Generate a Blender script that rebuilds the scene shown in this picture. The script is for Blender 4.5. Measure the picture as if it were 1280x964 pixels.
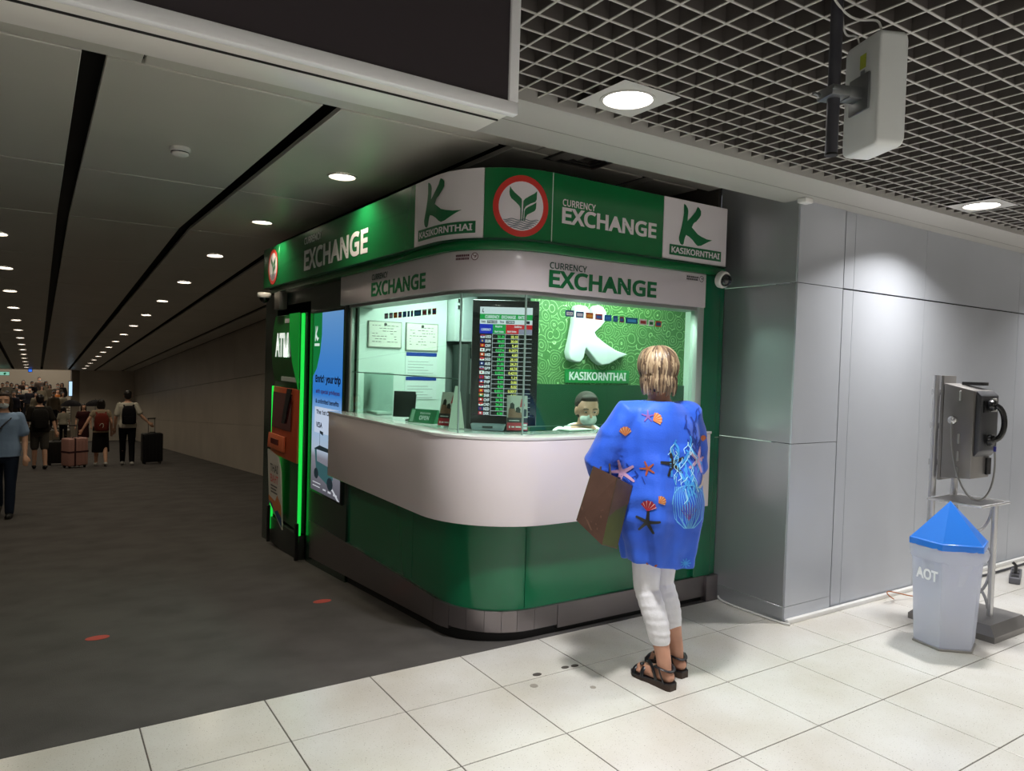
import bpy, bmesh, math, random
from mathutils import Vector, Matrix, Euler
from mathutils.bvhtree import BVHTree
for _o in list(bpy.data.objects):
    bpy.data.objects.remove(_o)
SC = bpy.context.scene
COL = SC.collection
random.seed(7)
PI = math.pi

# ------------------------------------------------------------------ camera
CAM_POS = (-0.367, -3.356, 1.533)
YAW, PITCH, ROLL, FPX = 0.580, -0.029, 0.030, 908.4
cam_data = bpy.data.cameras.new('camera')
cam_data.sensor_width = 36.0
cam_data.lens = FPX / 1280 * 36.0
cam_data.clip_start = 0.05
cam_data.clip_end = 200
cam = bpy.data.objects.new('camera', cam_data)
COL.objects.link(cam)
_f = Vector((math.sin(YAW)*math.cos(PITCH), math.cos(YAW)*math.cos(PITCH), math.sin(PITCH)))
_r = Vector((math.cos(YAW), -math.sin(YAW), 0))
_u = _r.cross(_f)
_r2 = _r*math.cos(ROLL) + _u*math.sin(ROLL)
_u2 = -_r*math.sin(ROLL) + _u*math.cos(ROLL)
_m = Matrix((_r2, _u2, -_f)).transposed().to_4x4()
_m.translation = Vector(CAM_POS)
cam.matrix_world = _m
SC.camera = cam

# ------------------------------------------------------------------ world, exposure
world = bpy.data.worlds.new('world')
SC.world = world
world.use_nodes = True
world.node_tree.nodes['Background'].inputs[0].default_value = (0.75, 0.78, 0.85, 1)
world.node_tree.nodes['Background'].inputs[1].default_value = 0.15
SC.view_settings.view_transform = 'Standard'
SC.view_settings.look = 'None'
SC.view_settings.exposure = 0.0
SC.view_settings.gamma = 1.0
HALL_W = 31.0        # watts of one hall downlight
CORR_W = 32.0         # watts of one corridor downlight
BOOTH_W = 13.0       # watts of one booth light panel

def srgb(h):
    h = h.lstrip('#')
    out = []
    for i in (0, 2, 4):
        v = int(h[i:i+2], 16)/255
        out.append(v/12.92 if v <= .04045 else ((v+.055)/1.055)**2.4)
    return (*out, 1)

# hall downlights (their lamps are built further down at the same spots)
HALL_LIGHTS = [(x, y) for y in (-1.155, -4.05, -6.95) for x in (-4.22, -1.32, 1.583, 4.484, 7.385) if not (y > -2 and x < 0)]
CORR_LIGHTS = [(x, 1.35 + 2.05*k) for k in range(16) for x in (-0.70, 1.32)]

# ------------------------------------------------------------------ materials
_mats = {}
def M(name, col, rough=.5, metal=0., emit=None, est=1., bump=0., bscale=60., var=0., vscale=8., vcol=None, coat=0., aniso=0., spec=None, sheen=0.):
    if name in _mats: return _mats[name]
    m = bpy.data.materials.new(name)
    m.use_nodes = True
    nt = m.node_tree
    b = nt.nodes['Principled BSDF']
    c = srgb(col) if isinstance(col, str) else col
    b.inputs['Base Color'].default_value = c
    b.inputs['Roughness'].default_value = rough
    b.inputs['Metallic'].default_value = metal
    if coat: b.inputs['Coat Weight'].default_value = coat; b.inputs['Coat Roughness'].default_value = .08
    if spec is not None: b.inputs['Specular IOR Level'].default_value = spec
    if sheen: b.inputs['Sheen Weight'].default_value = sheen
    if emit:
        b.inputs['Emission Color'].default_value = srgb(emit) if isinstance(emit, str) else emit
        b.inputs['Emission Strength'].default_value = est
    if var or bump:
        tc = nt.nodes.new('ShaderNodeTexCoord')
    if var:
        n = nt.nodes.new('ShaderNodeTexNoise'); n.inputs['Scale'].default_value = vscale; n.inputs['Detail'].default_value = 5
        nt.links.new(tc.outputs['Object'], n.inputs['Vector'])
        r = nt.nodes.new('ShaderNodeMix'); r.data_type = 'RGBA'
        r.inputs[6].default_value = c
        r.inputs[7].default_value = srgb(vcol) if vcol else (c[0]*(1-var), c[1]*(1-var), c[2]*(1-var), 1)
        mp = nt.nodes.new('ShaderNodeMapRange'); mp.inputs[1].default_value = .38; mp.inputs[2].default_value = .68
        nt.links.new(n.outputs['Fac'], mp.inputs[0])
        nt.links.new(mp.outputs[0], r.inputs[0]); nt.links.new(r.outputs[2], b.inputs['Base Color'])
    if bump:
        n2 = nt.nodes.new('ShaderNodeTexNoise'); n2.inputs['Scale'].default_value = bscale; n2.inputs['Detail'].default_value = 4
        nt.links.new(tc.outputs['Object'], n2.inputs['Vector'])
        bp = nt.nodes.new('ShaderNodeBump'); bp.inputs['Strength'].default_value = bump; bp.inputs['Distance'].default_value = .01
        nt.links.new(n2.outputs['Fac'], bp.inputs['Height']); nt.links.new(bp.outputs[0], b.inputs['Normal'])
    _mats[name] = m
    return m

def glass_mat(name, tint='#e8fff6', refl=1.0, ior=1.5):
    if name in _mats: return _mats[name]
    m = bpy.data.materials.new(name); m.use_nodes = True
    nt = m.node_tree; nt.nodes.clear()
    out = nt.nodes.new('ShaderNodeOutputMaterial')
    tr = nt.nodes.new('ShaderNodeBsdfTransparent'); tr.inputs[0].default_value = srgb(tint)
    gl = nt.nodes.new('ShaderNodeBsdfGlossy'); gl.inputs['Roughness'].default_value = .02
    fr = nt.nodes.new('ShaderNodeLayerWeight'); fr.inputs[0].default_value = .5
    pw = nt.nodes.new('ShaderNodeMath'); pw.operation = 'POWER'; pw.inputs[1].default_value = 5
    mx = nt.nodes.new('ShaderNodeMixShader')
    ml = nt.nodes.new('ShaderNodeMath'); ml.operation = 'MULTIPLY_ADD'; ml.inputs[1].default_value = .9*refl; ml.inputs[2].default_value = .04*refl
    nt.links.new(fr.outputs['Facing'], pw.inputs[0]); nt.links.new(pw.outputs[0], ml.inputs[0]); nt.links.new(ml.outputs[0], mx.inputs[0])
    nt.links.new(tr.outputs[0], mx.inputs[1]); nt.links.new(gl.outputs[0], mx.inputs[2])
    nt.links.new(mx.outputs[0], out.inputs[0])
    _mats[name] = m
    return m

# ------------------------------------------------------------------ mesh helpers
class G:
    def __init__(s): s.v = []; s.f = []; s.mi = []; s.cur = 0
    def add(s, vs, fs):
        b = len(s.v)
        s.v += [tuple(p) for p in vs]
        for q in fs:
            s.f.append(tuple(b+i for i in q)); s.mi.append(s.cur)
        return s
    def box(s, x0, x1, y0, y1, z0, z1):
        return s.add([(x0,y0,z0),(x1,y0,z0),(x1,y1,z0),(x0,y1,z0),(x0,y0,z1),(x1,y0,z1),(x1,y1,z1),(x0,y1,z1)],
                     [(0,3,2,1),(4,5,6,7),(0,1,5,4),(1,2,6,5),(2,3,7,6),(3,0,4,7)])
    def hexa(s, p):      # eight corners, order as in box
        return s.add(p, [(0,3,2,1),(4,5,6,7),(0,1,5,4),(1,2,6,5),(2,3,7,6),(3,0,4,7)])
    def obox(s, c, size, R=None):
        hx, hy, hz = size[0]/2, size[1]/2, size[2]/2
        R = R or Matrix.Identity(3); c = Vector(c)
        return s.hexa([c + R @ Vector(p) for p in ((-hx,-hy,-hz),(hx,-hy,-hz),(hx,hy,-hz),(-hx,hy,-hz),(-hx,-hy,hz),(hx,-hy,hz),(hx,hy,hz),(-hx,hy,hz))])
    def rings(s, rs, close=True, caps=True):
        n = len(rs[0]); vs = [p for r in rs for p in r]; fs = []
        for i in range(len(rs)-1):
            for j in range(n if close else n-1):
                k = (j+1) % n
                fs.append((i*n+j, i*n+k, (i+1)*n+k, (i+1)*n+j))
        if caps:
            fs.append(tuple(range(n-1, -1, -1))); fs.append(tuple((len(rs)-1)*n+j for j in range(n)))
        return s.add(vs, fs)
    def tube(s, pts, r, n=8, caps=True, flat=None):
        pts = [Vector(p) for p in pts]
        rr = r if isinstance(r, (list, tuple)) else [r]*len(pts)
        t0 = (pts[1]-pts[0]).normalized()
        a = Vector((0,0,1)) if abs(t0.z) < .9 else Vector((1,0,0))
        nx = t0.cross(a).normalized(); rs = []
        for i, p in enumerate(pts):
            t = (pts[min(i+1, len(pts)-1)] - pts[max(i-1, 0)]).normalized()
            nx = (nx - t*nx.dot(t)).normalized(); ny = t.cross(nx)
            rs.append([p + nx*math.cos(2*PI*k/n)*rr[i] + ny*math.sin(2*PI*k/n)*rr[i]*(flat or 1) for k in range(n)])
        return s.rings(rs, True, caps)
    def cyl(s, p0, p1, r, n=16, r1=None): return s.tube([p0, p1], [r, r if r1 is None else r1], n)
    def limb(s, pts, rr, n=10):      # tube with rounded ends
        pts = [Vector(p) for p in pts]; P = []; Q = []
        d = (pts[0]-pts[1]).normalized(); e = (pts[-1]-pts[-2]).normalized()
        for a in (80, 50, 22): P.append(pts[0]+d*rr[0]*math.sin(math.radians(a))); Q.append(rr[0]*math.cos(math.radians(a)))
        P += pts; Q += list(rr)
        for a in (22, 50, 80): P.append(pts[-1]+e*rr[-1]*math.sin(math.radians(a))); Q.append(rr[-1]*math.cos(math.radians(a)))
        return s.tube(P, Q, n)
    def ell(s, c, r, n=14, m=9, R=None):
        c = Vector(c); R = R or Matrix.Identity(3); rs = []
        for i in range(m):
            a = -PI/2 + PI*(i+.5)/m if False else -PI/2*.97 + PI*.97*i/(m-1)
            rs.append([c + R @ Vector((r[0]*math.cos(a)*math.cos(2*PI*k/n), r[1]*math.cos(a)*math.sin(2*PI*k/n), r[2]*math.sin(a))) for k in range(n)])
        return s.rings(rs)
    def lathe(s, prof, c=(0,0,0), n=20, caps=True):
        return s.rings([[(c[0]+r*math.cos(2*PI*k/n), c[1]+r*math.sin(2*PI*k/n), c[2]+z) for k in range(n)] for r, z in prof], True, caps)
    def prism(s, poly, fn, d0, d1):     # fn(u,v,d)->point
        n = len(poly)
        vs = [fn(u, v, d0) for u, v in poly] + [fn(u, v, d1) for u, v in poly]
        fs = [tuple(range(n-1, -1, -1)), tuple(range(n, 2*n))] + [(i, (i+1) % n, n+(i+1) % n, n+i) for i in range(n)]
        return s.add(vs, fs)
    def mesh(s, name, bevel=0, seg=2):
        me = bpy.data.meshes.new(name)
        me.from_pydata(s.v, [], s.f)
        bm = bmesh.new(); bm.from_mesh(me)
        bm.faces.ensure_lookup_table()
        for i, f in enumerate(bm.faces): f.material_index = s.mi[i]
        bmesh.ops.recalc_face_normals(bm, faces=bm.faces)
        if bevel:
            ed = [e for e in bm.edges if len(e.link_faces) == 2 and e.calc_face_angle(0) > .6]
            bmesh.ops.bevel(bm, geom=ed, offset=bevel, segments=seg, profile=.5, affect='EDGES', clamp_overlap=True)
        bm.to_mesh(me); bm.free()
        return me
    def build(s, name, mat, parent=None, bevel=0, seg=2, smooth=True, ang=38, flat2=False):
        me = s.mesh(name, bevel, seg)
        return put(name, me, mat, parent, smooth, ang)

def put(name, me, mat, parent=None, smooth=True, ang=38):
    for m in (mat if isinstance(mat, (list, tuple)) else [mat]): me.materials.append(m)
    if smooth:
        me.polygons.foreach_set('use_smooth', [True]*len(me.polygons))
        me.set_sharp_from_angle(angle=math.radians(ang))
    o = bpy.data.objects.new(name, me); COL.objects.link(o)
    if parent: o.parent = parent
    return o

def thing(name, label, cat, loc=(0,0,0), rz=0, group=None):
    o = bpy.data.objects.new(name, None); COL.objects.link(o)
    o.empty_display_size = .1
    o.location = loc; o.rotation_euler = (0,0,rz)
    return tag(o, label, cat, group)
def tag(o, label, cat, group=None):
    o['label'] = label; o['category'] = cat
    if group: o['group'] = group
    return o
def struct(o): o['kind'] = 'structure'; return o
def root(name, loc=(0,0,0)):
    o = bpy.data.objects.new(name, None); COL.objects.link(o); o.location = loc; o['kind'] = 'structure'; return o
def share(src, parent, loc=None, mat=None):
    c = src.copy(); COL.objects.link(c); c.parent = parent
    if loc is not None: c.location = loc
    if mat:
        for i, m in enumerate(mat if isinstance(mat, (list, tuple)) else [mat]):
            c.material_slots[i].link = 'OBJECT'; c.material_slots[i].material = m
    return c
def copy_tree(o, parent=None):
    c = o.copy(); COL.objects.link(c)
    if parent: c.parent = parent
    for ch in list(o.children): copy_tree(ch, c)
    return c

# ------------------------------------------------------------------ lettering
FONT = None
try:        # the sans serif that ships with Blender itself; the built-in font is the fallback
    import os
    FONT = bpy.data.fonts.load(os.path.join(bpy.utils.system_resource('DATAFILES', path='fonts'), 'NotoSansMath-Regular.woff2'))
except Exception:
    FONT = None
def text2d(s, w=None, h=None, bold=0., align='LEFT', spacing=1., line=1., res=3):
    cu = bpy.data.curves.new('txt', 'FONT'); cu.body = s; cu.size = 1; cu.offset = bold; cu.resolution_u = res
    cu.space_character = spacing; cu.align_x = align; cu.space_line = line
    if FONT: cu.font = FONT
    ob = bpy.data.objects.new('txt', cu); COL.objects.link(ob)
    bpy.context.view_layer.update()
    dg = bpy.context.evaluated_depsgraph_get()
    me = ob.evaluated_get(dg).to_mesh()
    vs = [(v.co.x, v.co.y) for v in me.vertices]; fs = [tuple(p.vertices) for p in me.polygons]
    ob.evaluated_get(dg).to_mesh_clear()
    bpy.data.objects.remove(ob); bpy.data.curves.remove(cu)
    if not vs: return [], []
    x0 = min(v[0] for v in vs); x1 = max(v[0] for v in vs); y0 = min(v[1] for v in vs); y1 = max(v[1] for v in vs)
    sx = w/(x1-x0) if w else None; sy = h/(y1-y0) if h else None
    sx = sx or sy; sy = sy or sx
    return [((v[0]-x0)*sx, (v[1]-y0)*sy) for v in vs], fs
def cut2d(vs, fs, step):
    me = bpy.data.meshes.new('c'); me.from_pydata([(v[0], v[1], 0) for v in vs], [], fs)
    bm = bmesh.new(); bm.from_mesh(me)
    bmesh.ops.triangulate(bm, faces=[f for f in bm.faces if len(f.verts) > 4])
    x0 = min(v[0] for v in vs); x1 = max(v[0] for v in vs)
    x = x0+step
    while x < x1:
        bmesh.ops.bisect_plane(bm, geom=bm.verts[:]+bm.edges[:]+bm.faces[:], plane_co=(x,0,0), plane_no=(1,0,0)); x += step
    bm.verts.ensure_lookup_table(); bm.verts.index_update()
    o = [(v.co.x, v.co.y) for v in bm.verts], [tuple(v.index for v in f.verts) for f in bm.faces]
    bm.free(); bpy.data.meshes.remove(me)
    return o
def decal(name, vs, fs, fn, mat, parent, step=None):
    """flat print laid on a surface: fn(u, v) -> point"""
    if step: vs, fs = cut2d(vs, fs, step)
    g = G(); g.add([fn(u, v) for u, v in vs], fs)
    me = bpy.data.meshes.new(name); me.from_pydata(g.v, [], g.f)
    return put(name, me, mat, parent, False)
def shift(vs, dx, dy): return [(a+dx, b+dy) for a, b in vs]
def rect2d(x0, y0, x1, y1): return [(x0,y0),(x1,y0),(x1,y1),(x0,y1)], [(0,1,2,3)]
def disc2d(cx, cy, rx, ry=None, n=32, a0=0, a1=2*PI):
    ry = ry or rx
    return [(cx+rx*math.cos(a0+(a1-a0)*k/n), cy+ry*math.sin(a0+(a1-a0)*k/n)) for k in range(n)], [tuple(range(n))]
def ring2d(cx, cy, r0, r1, n=40):
    vs = [(cx+r*math.cos(2*PI*k/n), cy+r*math.sin(2*PI*k/n)) for r in (r0, r1) for k in range(n)]
    return vs, [(k, (k+1) % n, n+(k+1) % n, n+k) for k in range(n)]
def many2d(parts):
    V = []; F = []
    for vs, fs in parts:
        b = len(V); V += list(vs); F += [tuple(b+i for i in f) for f in fs]
    return V, F
K_POLY = [(262,112),(290,130),(315,170),(325,210),(322,270),(318,345),(350,310),(400,250),(430,210),(445,165),(455,145),(480,165),(503,205),(503,260),(480,300),(440,350),(415,365),(400,385),(382,430),(420,470),(470,525),(530,560),(600,590),(682,605),(630,625),(580,650),(520,680),(475,685),(440,655),(400,605),(350,560),(305,535),(290,570),(282,610),(275,655),(255,672),(230,655),(212,615),(207,570),(222,500),(240,420),(255,330),(265,240),(262,160)]
K_POLY = [((a-207)/475, b-.15*(a-207)) for a, b in K_POLY]
_kb = [b for a, b in K_POLY]; K_POLY = [(a, 1-(b-min(_kb))/(max(_kb)-min(_kb))) for a, b in K_POLY]
def k2d(x0, y0, x1, y1):
    return [(x0+a*(x1-x0), y0+b*(y1-y0)) for a, b in K_POLY], [tuple(range(len(K_POLY)))]
def _lg(p): return [((a-435)/368, -(b-500)/405) for a, b in p]
LEAF = [_lg([(280,245),(300,280),(340,325),(400,375),(432,405),(436,440),(434,690),(420,690),(418,530),(405,500),(360,455),(300,405),(280,370),(272,320)]),
        _lg([(635,285),(632,400),(615,430),(550,460),(490,500),(468,540),(462,690),(446,690),(453,530),(455,430),(478,400),(540,358),(600,322)]),
        _lg([(630,435),(625,520),(610,550),(560,580),(510,610),(492,645),(484,690),(472,690),(474,570),(485,535),(520,505),(580,470)])]

# ------------------------------------------------------------------ ramp and ceiling lines
def ramp_z(y):
    return 0 if y < -.0875 else (-.072*(y+.0875) if y < 34 else -2.454)
def ceil_z(y): return 2.75 if y < 4.32 else 2.75-.069*(y-4.32)
# ================================================================== STRUCTURE
m_tile = M('terrazzo_tile', '#dcd8cf', .22, var=.07, vscale=25, spec=.5)
def terrazzo(m):
    nt = m.node_tree; b = nt.nodes['Principled BSDF']
    tc = nt.nodes.new('ShaderNodeTexCoord')
    geo = nt.nodes.new('ShaderNodeNewGeometry')
    vo = nt.nodes.new('ShaderNodeTexNoise'); vo.inputs['Scale'].default_value = 160; vo.inputs['Detail'].default_value = 2
    nt.links.new(geo.outputs['Position'], vo.inputs['Vector'])
    v2 = nt.nodes.new('ShaderNodeTexNoise'); v2.inputs['Scale'].default_value = 2.1; v2.inputs['Detail'].default_value = 6
    nt.links.new(geo.outputs['Position'], v2.inputs['Vector'])
    r1 = nt.nodes.new('ShaderNodeValToRGB'); r1.color_ramp.elements[0].position = .27; r1.color_ramp.elements[0].color = srgb('#8f877a'); r1.color_ramp.elements[1].position = .36; r1.color_ramp.elements[1].color = srgb('#dedcd8')
    nt.links.new(vo.outputs['Fac'], r1.inputs[0])
    mx = nt.nodes.new('ShaderNodeMix'); mx.data_type = 'RGBA'; mx.blend_type = 'MULTIPLY'; mx.inputs[0].default_value = 1
    r2 = nt.nodes.new('ShaderNodeValToRGB'); r2.color_ramp.elements[0].position = .3; r2.color_ramp.elements[0].color = srgb('#ece8e0'); r2.color_ramp.elements[1].position = .7; r2.color_ramp.elements[1].color = (1,1,1,1)
    nt.links.new(v2.outputs['Fac'], r2.inputs[0])
    nt.links.new(r1.outputs[0], mx.inputs[6]); nt.links.new(r2.outputs[0], mx.inputs[7])
    nt.links.new(mx.outputs[2], b.inputs['Base Color'])
terrazzo(m_tile)
m_grout = M('grout', '#5f5a54', .9)
m_carpet = M('carpet', '#5e5b59', .95, bump=.5, bscale=220, var=.22, vscale=3, spec=.1)
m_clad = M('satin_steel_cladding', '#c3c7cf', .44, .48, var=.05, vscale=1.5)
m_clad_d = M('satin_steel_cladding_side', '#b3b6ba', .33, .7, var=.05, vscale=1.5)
m_soffit = M('soffit_paint', '#b5b3ae', .5)
m_dark = M('dark_void', '#1c1a19', .9)
m_bar = M('grid_bar_paint', '#b9b6b0', .5)
m_cpanel = M('corridor_ceiling_metal', '#d4d1c6', .36, .12, var=.06, vscale=1.2)
m_black = M('black_gap', '#0c0c0c', .6)
m_cwall = M('corridor_wall_metal', '#c6bdb0', .34, .2, var=.12, vscale=1.0)
m_farwall = M('far_wall_paint', '#a79c8c', .6)
m_white = M('white_paint', '#e4e3e0', .4)

# --- hall floor of square tiles
floor = root('floor')
g = G(); g.box(-6, 12, -10, -.0885, -.08, -.0025)
sub = g.build('grout_bed', m_grout, floor, smooth=False)
TG = .0026
def tile_me(w, d):
    t = G(); t.box(TG, w-TG, -d+TG, -TG, -.02, 0); return t.mesh('tile', .0012, 1)
t_full = tile_me(.5, .5); t_first = tile_me(.5, .5-.0875-.002)
for t in (t_full, t_first): t.materials.append(m_tile)
for i in range(-6, 20):
    for j in range(0, 8):
        if i*.5 > 2 + 8*.5+4 or (j > 5 and i < -2): continue
        o = bpy.data.objects.new('tile', t_first if j == 0 else t_full); COL.objects.link(o); o.parent = floor
        o.location = (i*.5, -.0895 if j == 0 else -j*.5, 0)
g = G(); g.box(-6, 12, -10, -4.0, -.02, -.0005)
g.build('rear_paving', m_tile, floor, smooth=False)

# --- carpeted ramp and far landing
ramp = root('floor_carpet')
g = G(); n = 60
for k in range(n):
    y0 = -.0885 + (34.1)*k/n; y1 = -.0885 + 34.1*(k+1)/n
    g.hexa([(-9,y0,ramp_z(y0)-.1),(4,y0,ramp_z(y0)-.1),(4,y1,ramp_z(y1)-.1),(-9,y1,ramp_z(y1)-.1),(-9,y0,ramp_z(y0)),(4,y0,ramp_z(y0)),(4,y1,ramp_z(y1)),(-9,y1,ramp_z(y1))])
g.build('carpet_ramp', m_carpet, ramp, smooth=False)
m_land = M('landing_floor', '#8b8272', .3)
steps = root('floor_steps')
for k in range(9):
    g = G(); z = -2.05 + k*.052; y = 34.9 + k*1.15
    g.box(-9, 6, y, y+1.2, -2.6, z); g.build('step', m_land, steps, smooth=False)
g = G(); g.box(-9, 6, 34.0, 34.95, -2.6, -2.46); g.build('landing', m_land, steps, smooth=False)

# --- right wall of brushed panels (runs along +X) with the pier end
wr = root('wall_right')
def panel(x0, x1, z0, z1, y, mat=m_clad, th=.012, parent=wr):
    g = G(); g.box(x0, x1, y, y+th, z0, z1); return g.build('panel', mat, parent, smooth=False)
YW = -.61
xs = [(3.47, 3.932), (3.952, 4.058), (4.062, 4.936), (4.94, 6.414), (6.418, 7.9), (7.904, 9.4), (9.404, 10.9)]
for i, (a, b) in enumerate(xs):
    if i == 0:
        panel(a, b, 0, .098, YW-.0); panel(a, b, .101, 1.098, YW); panel(a, b, 1.102, 2.078, YW); panel(a, b, 2.082, 2.575, YW)
    else:
        panel(a, b, .01, 2.076, YW+.008); panel(a, b, 2.086, 2.575, YW+.008)
for z0, z1 in ((0, .098), (.101, 1.098), (1.102, 2.078), (2.082, 2.8)):
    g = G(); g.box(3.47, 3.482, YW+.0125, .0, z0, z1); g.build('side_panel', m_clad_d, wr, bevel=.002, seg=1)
g = G(); g.box(3.49, 11, YW+.05, YW+.07, 0, 2.8); g.build('backing', m_black, wr, smooth=False)
g = G(); g.box(3.4725, 10.9, YW-.03, YW-.001, 0, .028)
tag(g.build('cable_trunking', m_white, None, bevel=.004), 'long white plastic cable trunking along the foot of the steel wall', 'cable trunking')

# --- bulkhead between hall and corridor, hall grid ceiling
bk = root('trim_bulkhead')
g = G(); g.box(-6, 12, -.93, -.49, 2.575, 2.60); g.build('soffit', m_soffit, bk, bevel=.004)
g = G(); g.box(-6, 12, -.515, -.49, 2.6, 3.1); g.build('rear_face', M('bulkhead_rear', '#55524e', .6), bk, smooth=False)
g = G(); g.box(-6, 12, -.94, -.925, 2.575, 2.68); g.build('edge_rail', m_soffit, bk, smooth=False)
g = G(); g.box(1.0, 12, -.712, -.708, 2.5735, 2.5755); g.build('seam', M('seam_grey', '#8f8d88', .6), bk, smooth=False)
gc = root('ceiling')
m_bar_shade = M('grid_bar_side_shade', '#5a5552', .6)  # bar sides coloured darker than the caps to imitate shade in the cells
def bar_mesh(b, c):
    q = G(); q.box(*b); q.cur = 1; q.box(*c); me = q.mesh('grid_bar'); me.materials.append(m_bar_shade); me.materials.append(m_bar); return me
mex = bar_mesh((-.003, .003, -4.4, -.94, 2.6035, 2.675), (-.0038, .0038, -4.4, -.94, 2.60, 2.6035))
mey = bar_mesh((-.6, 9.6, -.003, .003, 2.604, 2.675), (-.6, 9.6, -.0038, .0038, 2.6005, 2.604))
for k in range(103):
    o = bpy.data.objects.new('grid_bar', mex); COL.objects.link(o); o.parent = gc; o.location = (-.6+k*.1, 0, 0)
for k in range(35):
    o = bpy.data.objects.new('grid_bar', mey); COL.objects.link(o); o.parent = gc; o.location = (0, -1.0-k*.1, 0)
g = G(); g.box(-6, 12, -10, -.52, 3.05, 3.1); g.build('void_deck', M('void_grey', '#2a2827', .9), gc, smooth=False)
g = G()
for y in (-1.6, -2.7, -3.8): g.box(-4, 11, y, y+.35, 2.88, 3.04)
g.build('duct', M('duct_grey', '#3d3a38', .8), gc, smooth=False)
g = G(); g.box(-6, -.62, -4.4, -.95, 2.6, 2.64); g.box(-6, 12, -10, -4.42, 2.6, 2.64); g.build('rear_ceiling', M('rear_ceiling', '#a09d98', .6), gc, smooth=False)

# --- hall downlights with square plate
m_lamp = M('lamp_white', '#ffffff', .4, emit='#fff8ee', est=9)
m_plate = M('plate_grey', '#c9c7c3', .4)
def downlight(x, y, z, plate, r, watts, name, label, grp, tilt=0., spot=150, mat=None):
    t = thing(name, label, 'ceiling light', (x, y, z), 0, grp)
    t.rotation_euler = (tilt, 0, 0)
    if plate:
        g = G(); h = .145
        n = 32
        inner = [(r*1.02*math.cos(2*PI*k/n+PI/4), r*1.02*math.sin(2*PI*k/n+PI/4)) for k in range(n)]
        outer = []
        for a, b in inner:
            s_ = h/max(abs(a), abs(b)); outer.append((a*s_, b*s_))
        g.rings([[(a, b, -.004) for a, b in outer], [(a, b, -.004) for a, b in inner], [(a, b, .02) for a, b in inner]], True, False)
        g.build('plate', m_plate, t, smooth=False)
    g = G(); g.lathe([(r*1.12, .0), (r*1.1, -.008), (r*.98, -.008), (r*.95, .006)], n=32, caps=False); g.build('rim', m_plate, t)
    g = G(); g.lathe([(r*.96, .004), (r*.6, -.002), (.001, -.004)], n=32, caps=False); g.build('diffuser', mat or m_lamp, t)
    return t
def lamp_in(t, z, watts, r, spot, col=(1, .985, .965)):
    ld = bpy.data.lights.new('spot', 'SPOT'); ld.energy = watts; ld.spot_size = math.radians(spot); ld.spot_blend = .6; ld.shadow_soft_size = r*.8; ld.color = col
    lo = bpy.data.objects.new('lamp', ld); COL.objects.link(lo); lo.parent = t; lo.location = (0, 0, -.02)
for (x, y) in HALL_LIGHTS:
    if y > -2 and x in (1.583, 4.484):
        lb = ['round downlight in square ceiling plate, left of the antenna', 'round downlight in square ceiling plate, right of the antenna above the payphone'][x > 3]
        t = downlight(x, y, 2.598, True, .1, HALL_W, 'ceiling_downlight', lb, 'square plate downlights of the hall')
    else:
        t = downlight(x, y, 2.598, True, .1, HALL_W, 'ceiling_downlight', 'round downlight in a square plate further along the hall', 'square plate downlights of the hall')
    ld = bpy.data.lights.new('downlight', 'AREA'); ld.shape = 'DISK'; ld.size = .19; ld.energy = HALL_W; ld.spread = math.radians(134); ld.color = (1, .985, .965)
    lo = bpy.data.objects.new('lamp', ld); COL.objects.link(lo); lo.parent = t; lo.location = (0, 0, -.012)

# --- corridor ceiling of long metal panels with dark slots between
cc = root('ceiling_corridor')
rows = [(-.49, .27), (.275, .915)] if False else [(.12, 2.278)] + [(2.30+2.05*k, 2.30+2.05*(k+1)-.022) for k in range(16)]
cols = [(-6.13, -5.23), (-5.13, -4.23), (-4.13, -3.23), (-3.13, -2.23), (-2.13, -1.23), (-1.135, -.225), (-.135, .775), (.865, 1.775), (1.865, 2.86), (2.95, 3.36)]
def slab(x0, x1, y0, y1, th=.03, name='ceiling_panel'):
    g = G(); z0, z1 = ceil_z(y0), ceil_z(y1)
    g.hexa([(x0,y0,z0),(x1,y0,z0),(x1,y1,z1),(x0,y1,z1),(x0,y0,z0+th),(x1,y0,z0+th),(x1,y1,z1+th),(x0,y1,z1+th)])
    return g.build(name, m_cpanel, cc, bevel=.003, seg=1)
for y0, y1 in rows:
    for x0, x1 in cols:
        slab(x0, x1, y0, min(y1, 34.1))
for y0, y1 in ((-.485, -.215), (-.195, .10)):
    x = -6.
    while x < 3.4:
        slab(x, min(x+1.99, 3.45), y0, y1); x += 2.0
g = G()
for k in range(12):
    y0, y1 = -.48+34.6*k/12, -.48+34.6*(k+1)/12
    z0, z1 = ceil_z(y0)+.12, ceil_z(y1)+.12
    g.hexa([(-9,y0,z0),(4,y0,z0),(4,y1,z1),(-9,y1,z1),(-9,y0,z0+.05),(4,y0,z0+.05),(4,y1,z1+.05),(-9,y1,z1+.05)])
g.build('void_deck', m_black, cc, smooth=False)
# corridor walls
cw = root('wall_corridor')
k = 0; y = 4.3
while y < 34:
    y1 = min(y+2.4, 34.2)
    for fa, fb in ((0, .985), (.99, 2.02), (2.03, 3.4)):
        g = G(); za, zb = ramp_z(y), ramp_z(y1)
        top0, top1 = ceil_z(y)+.01, ceil_z(y1)+.01
        if fb > 3: t0, t1 = top0, top1
        else: t0, t1 = za+fb, zb+fb
        b0, b1 = za+fa, zb+fa
        g.hexa([(3.40,y+.004,b0),(3.43,y+.004,b0),(3.43,y1-.004,b1),(3.40,y1-.004,b1),(3.40,y+.004,t0),(3.43,y+.004,t0),(3.43,y1-.004,t1),(3.40,y1-.004,t1)])
        g.build('panel', m_cwall, cw, bevel=.002, seg=1)
    y = y1
g = G(); g.box(3.435, 3.5, 3.9, 34.2, -2.7, 2.8); g.build('backing', m_black, cw, smooth=False)
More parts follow.
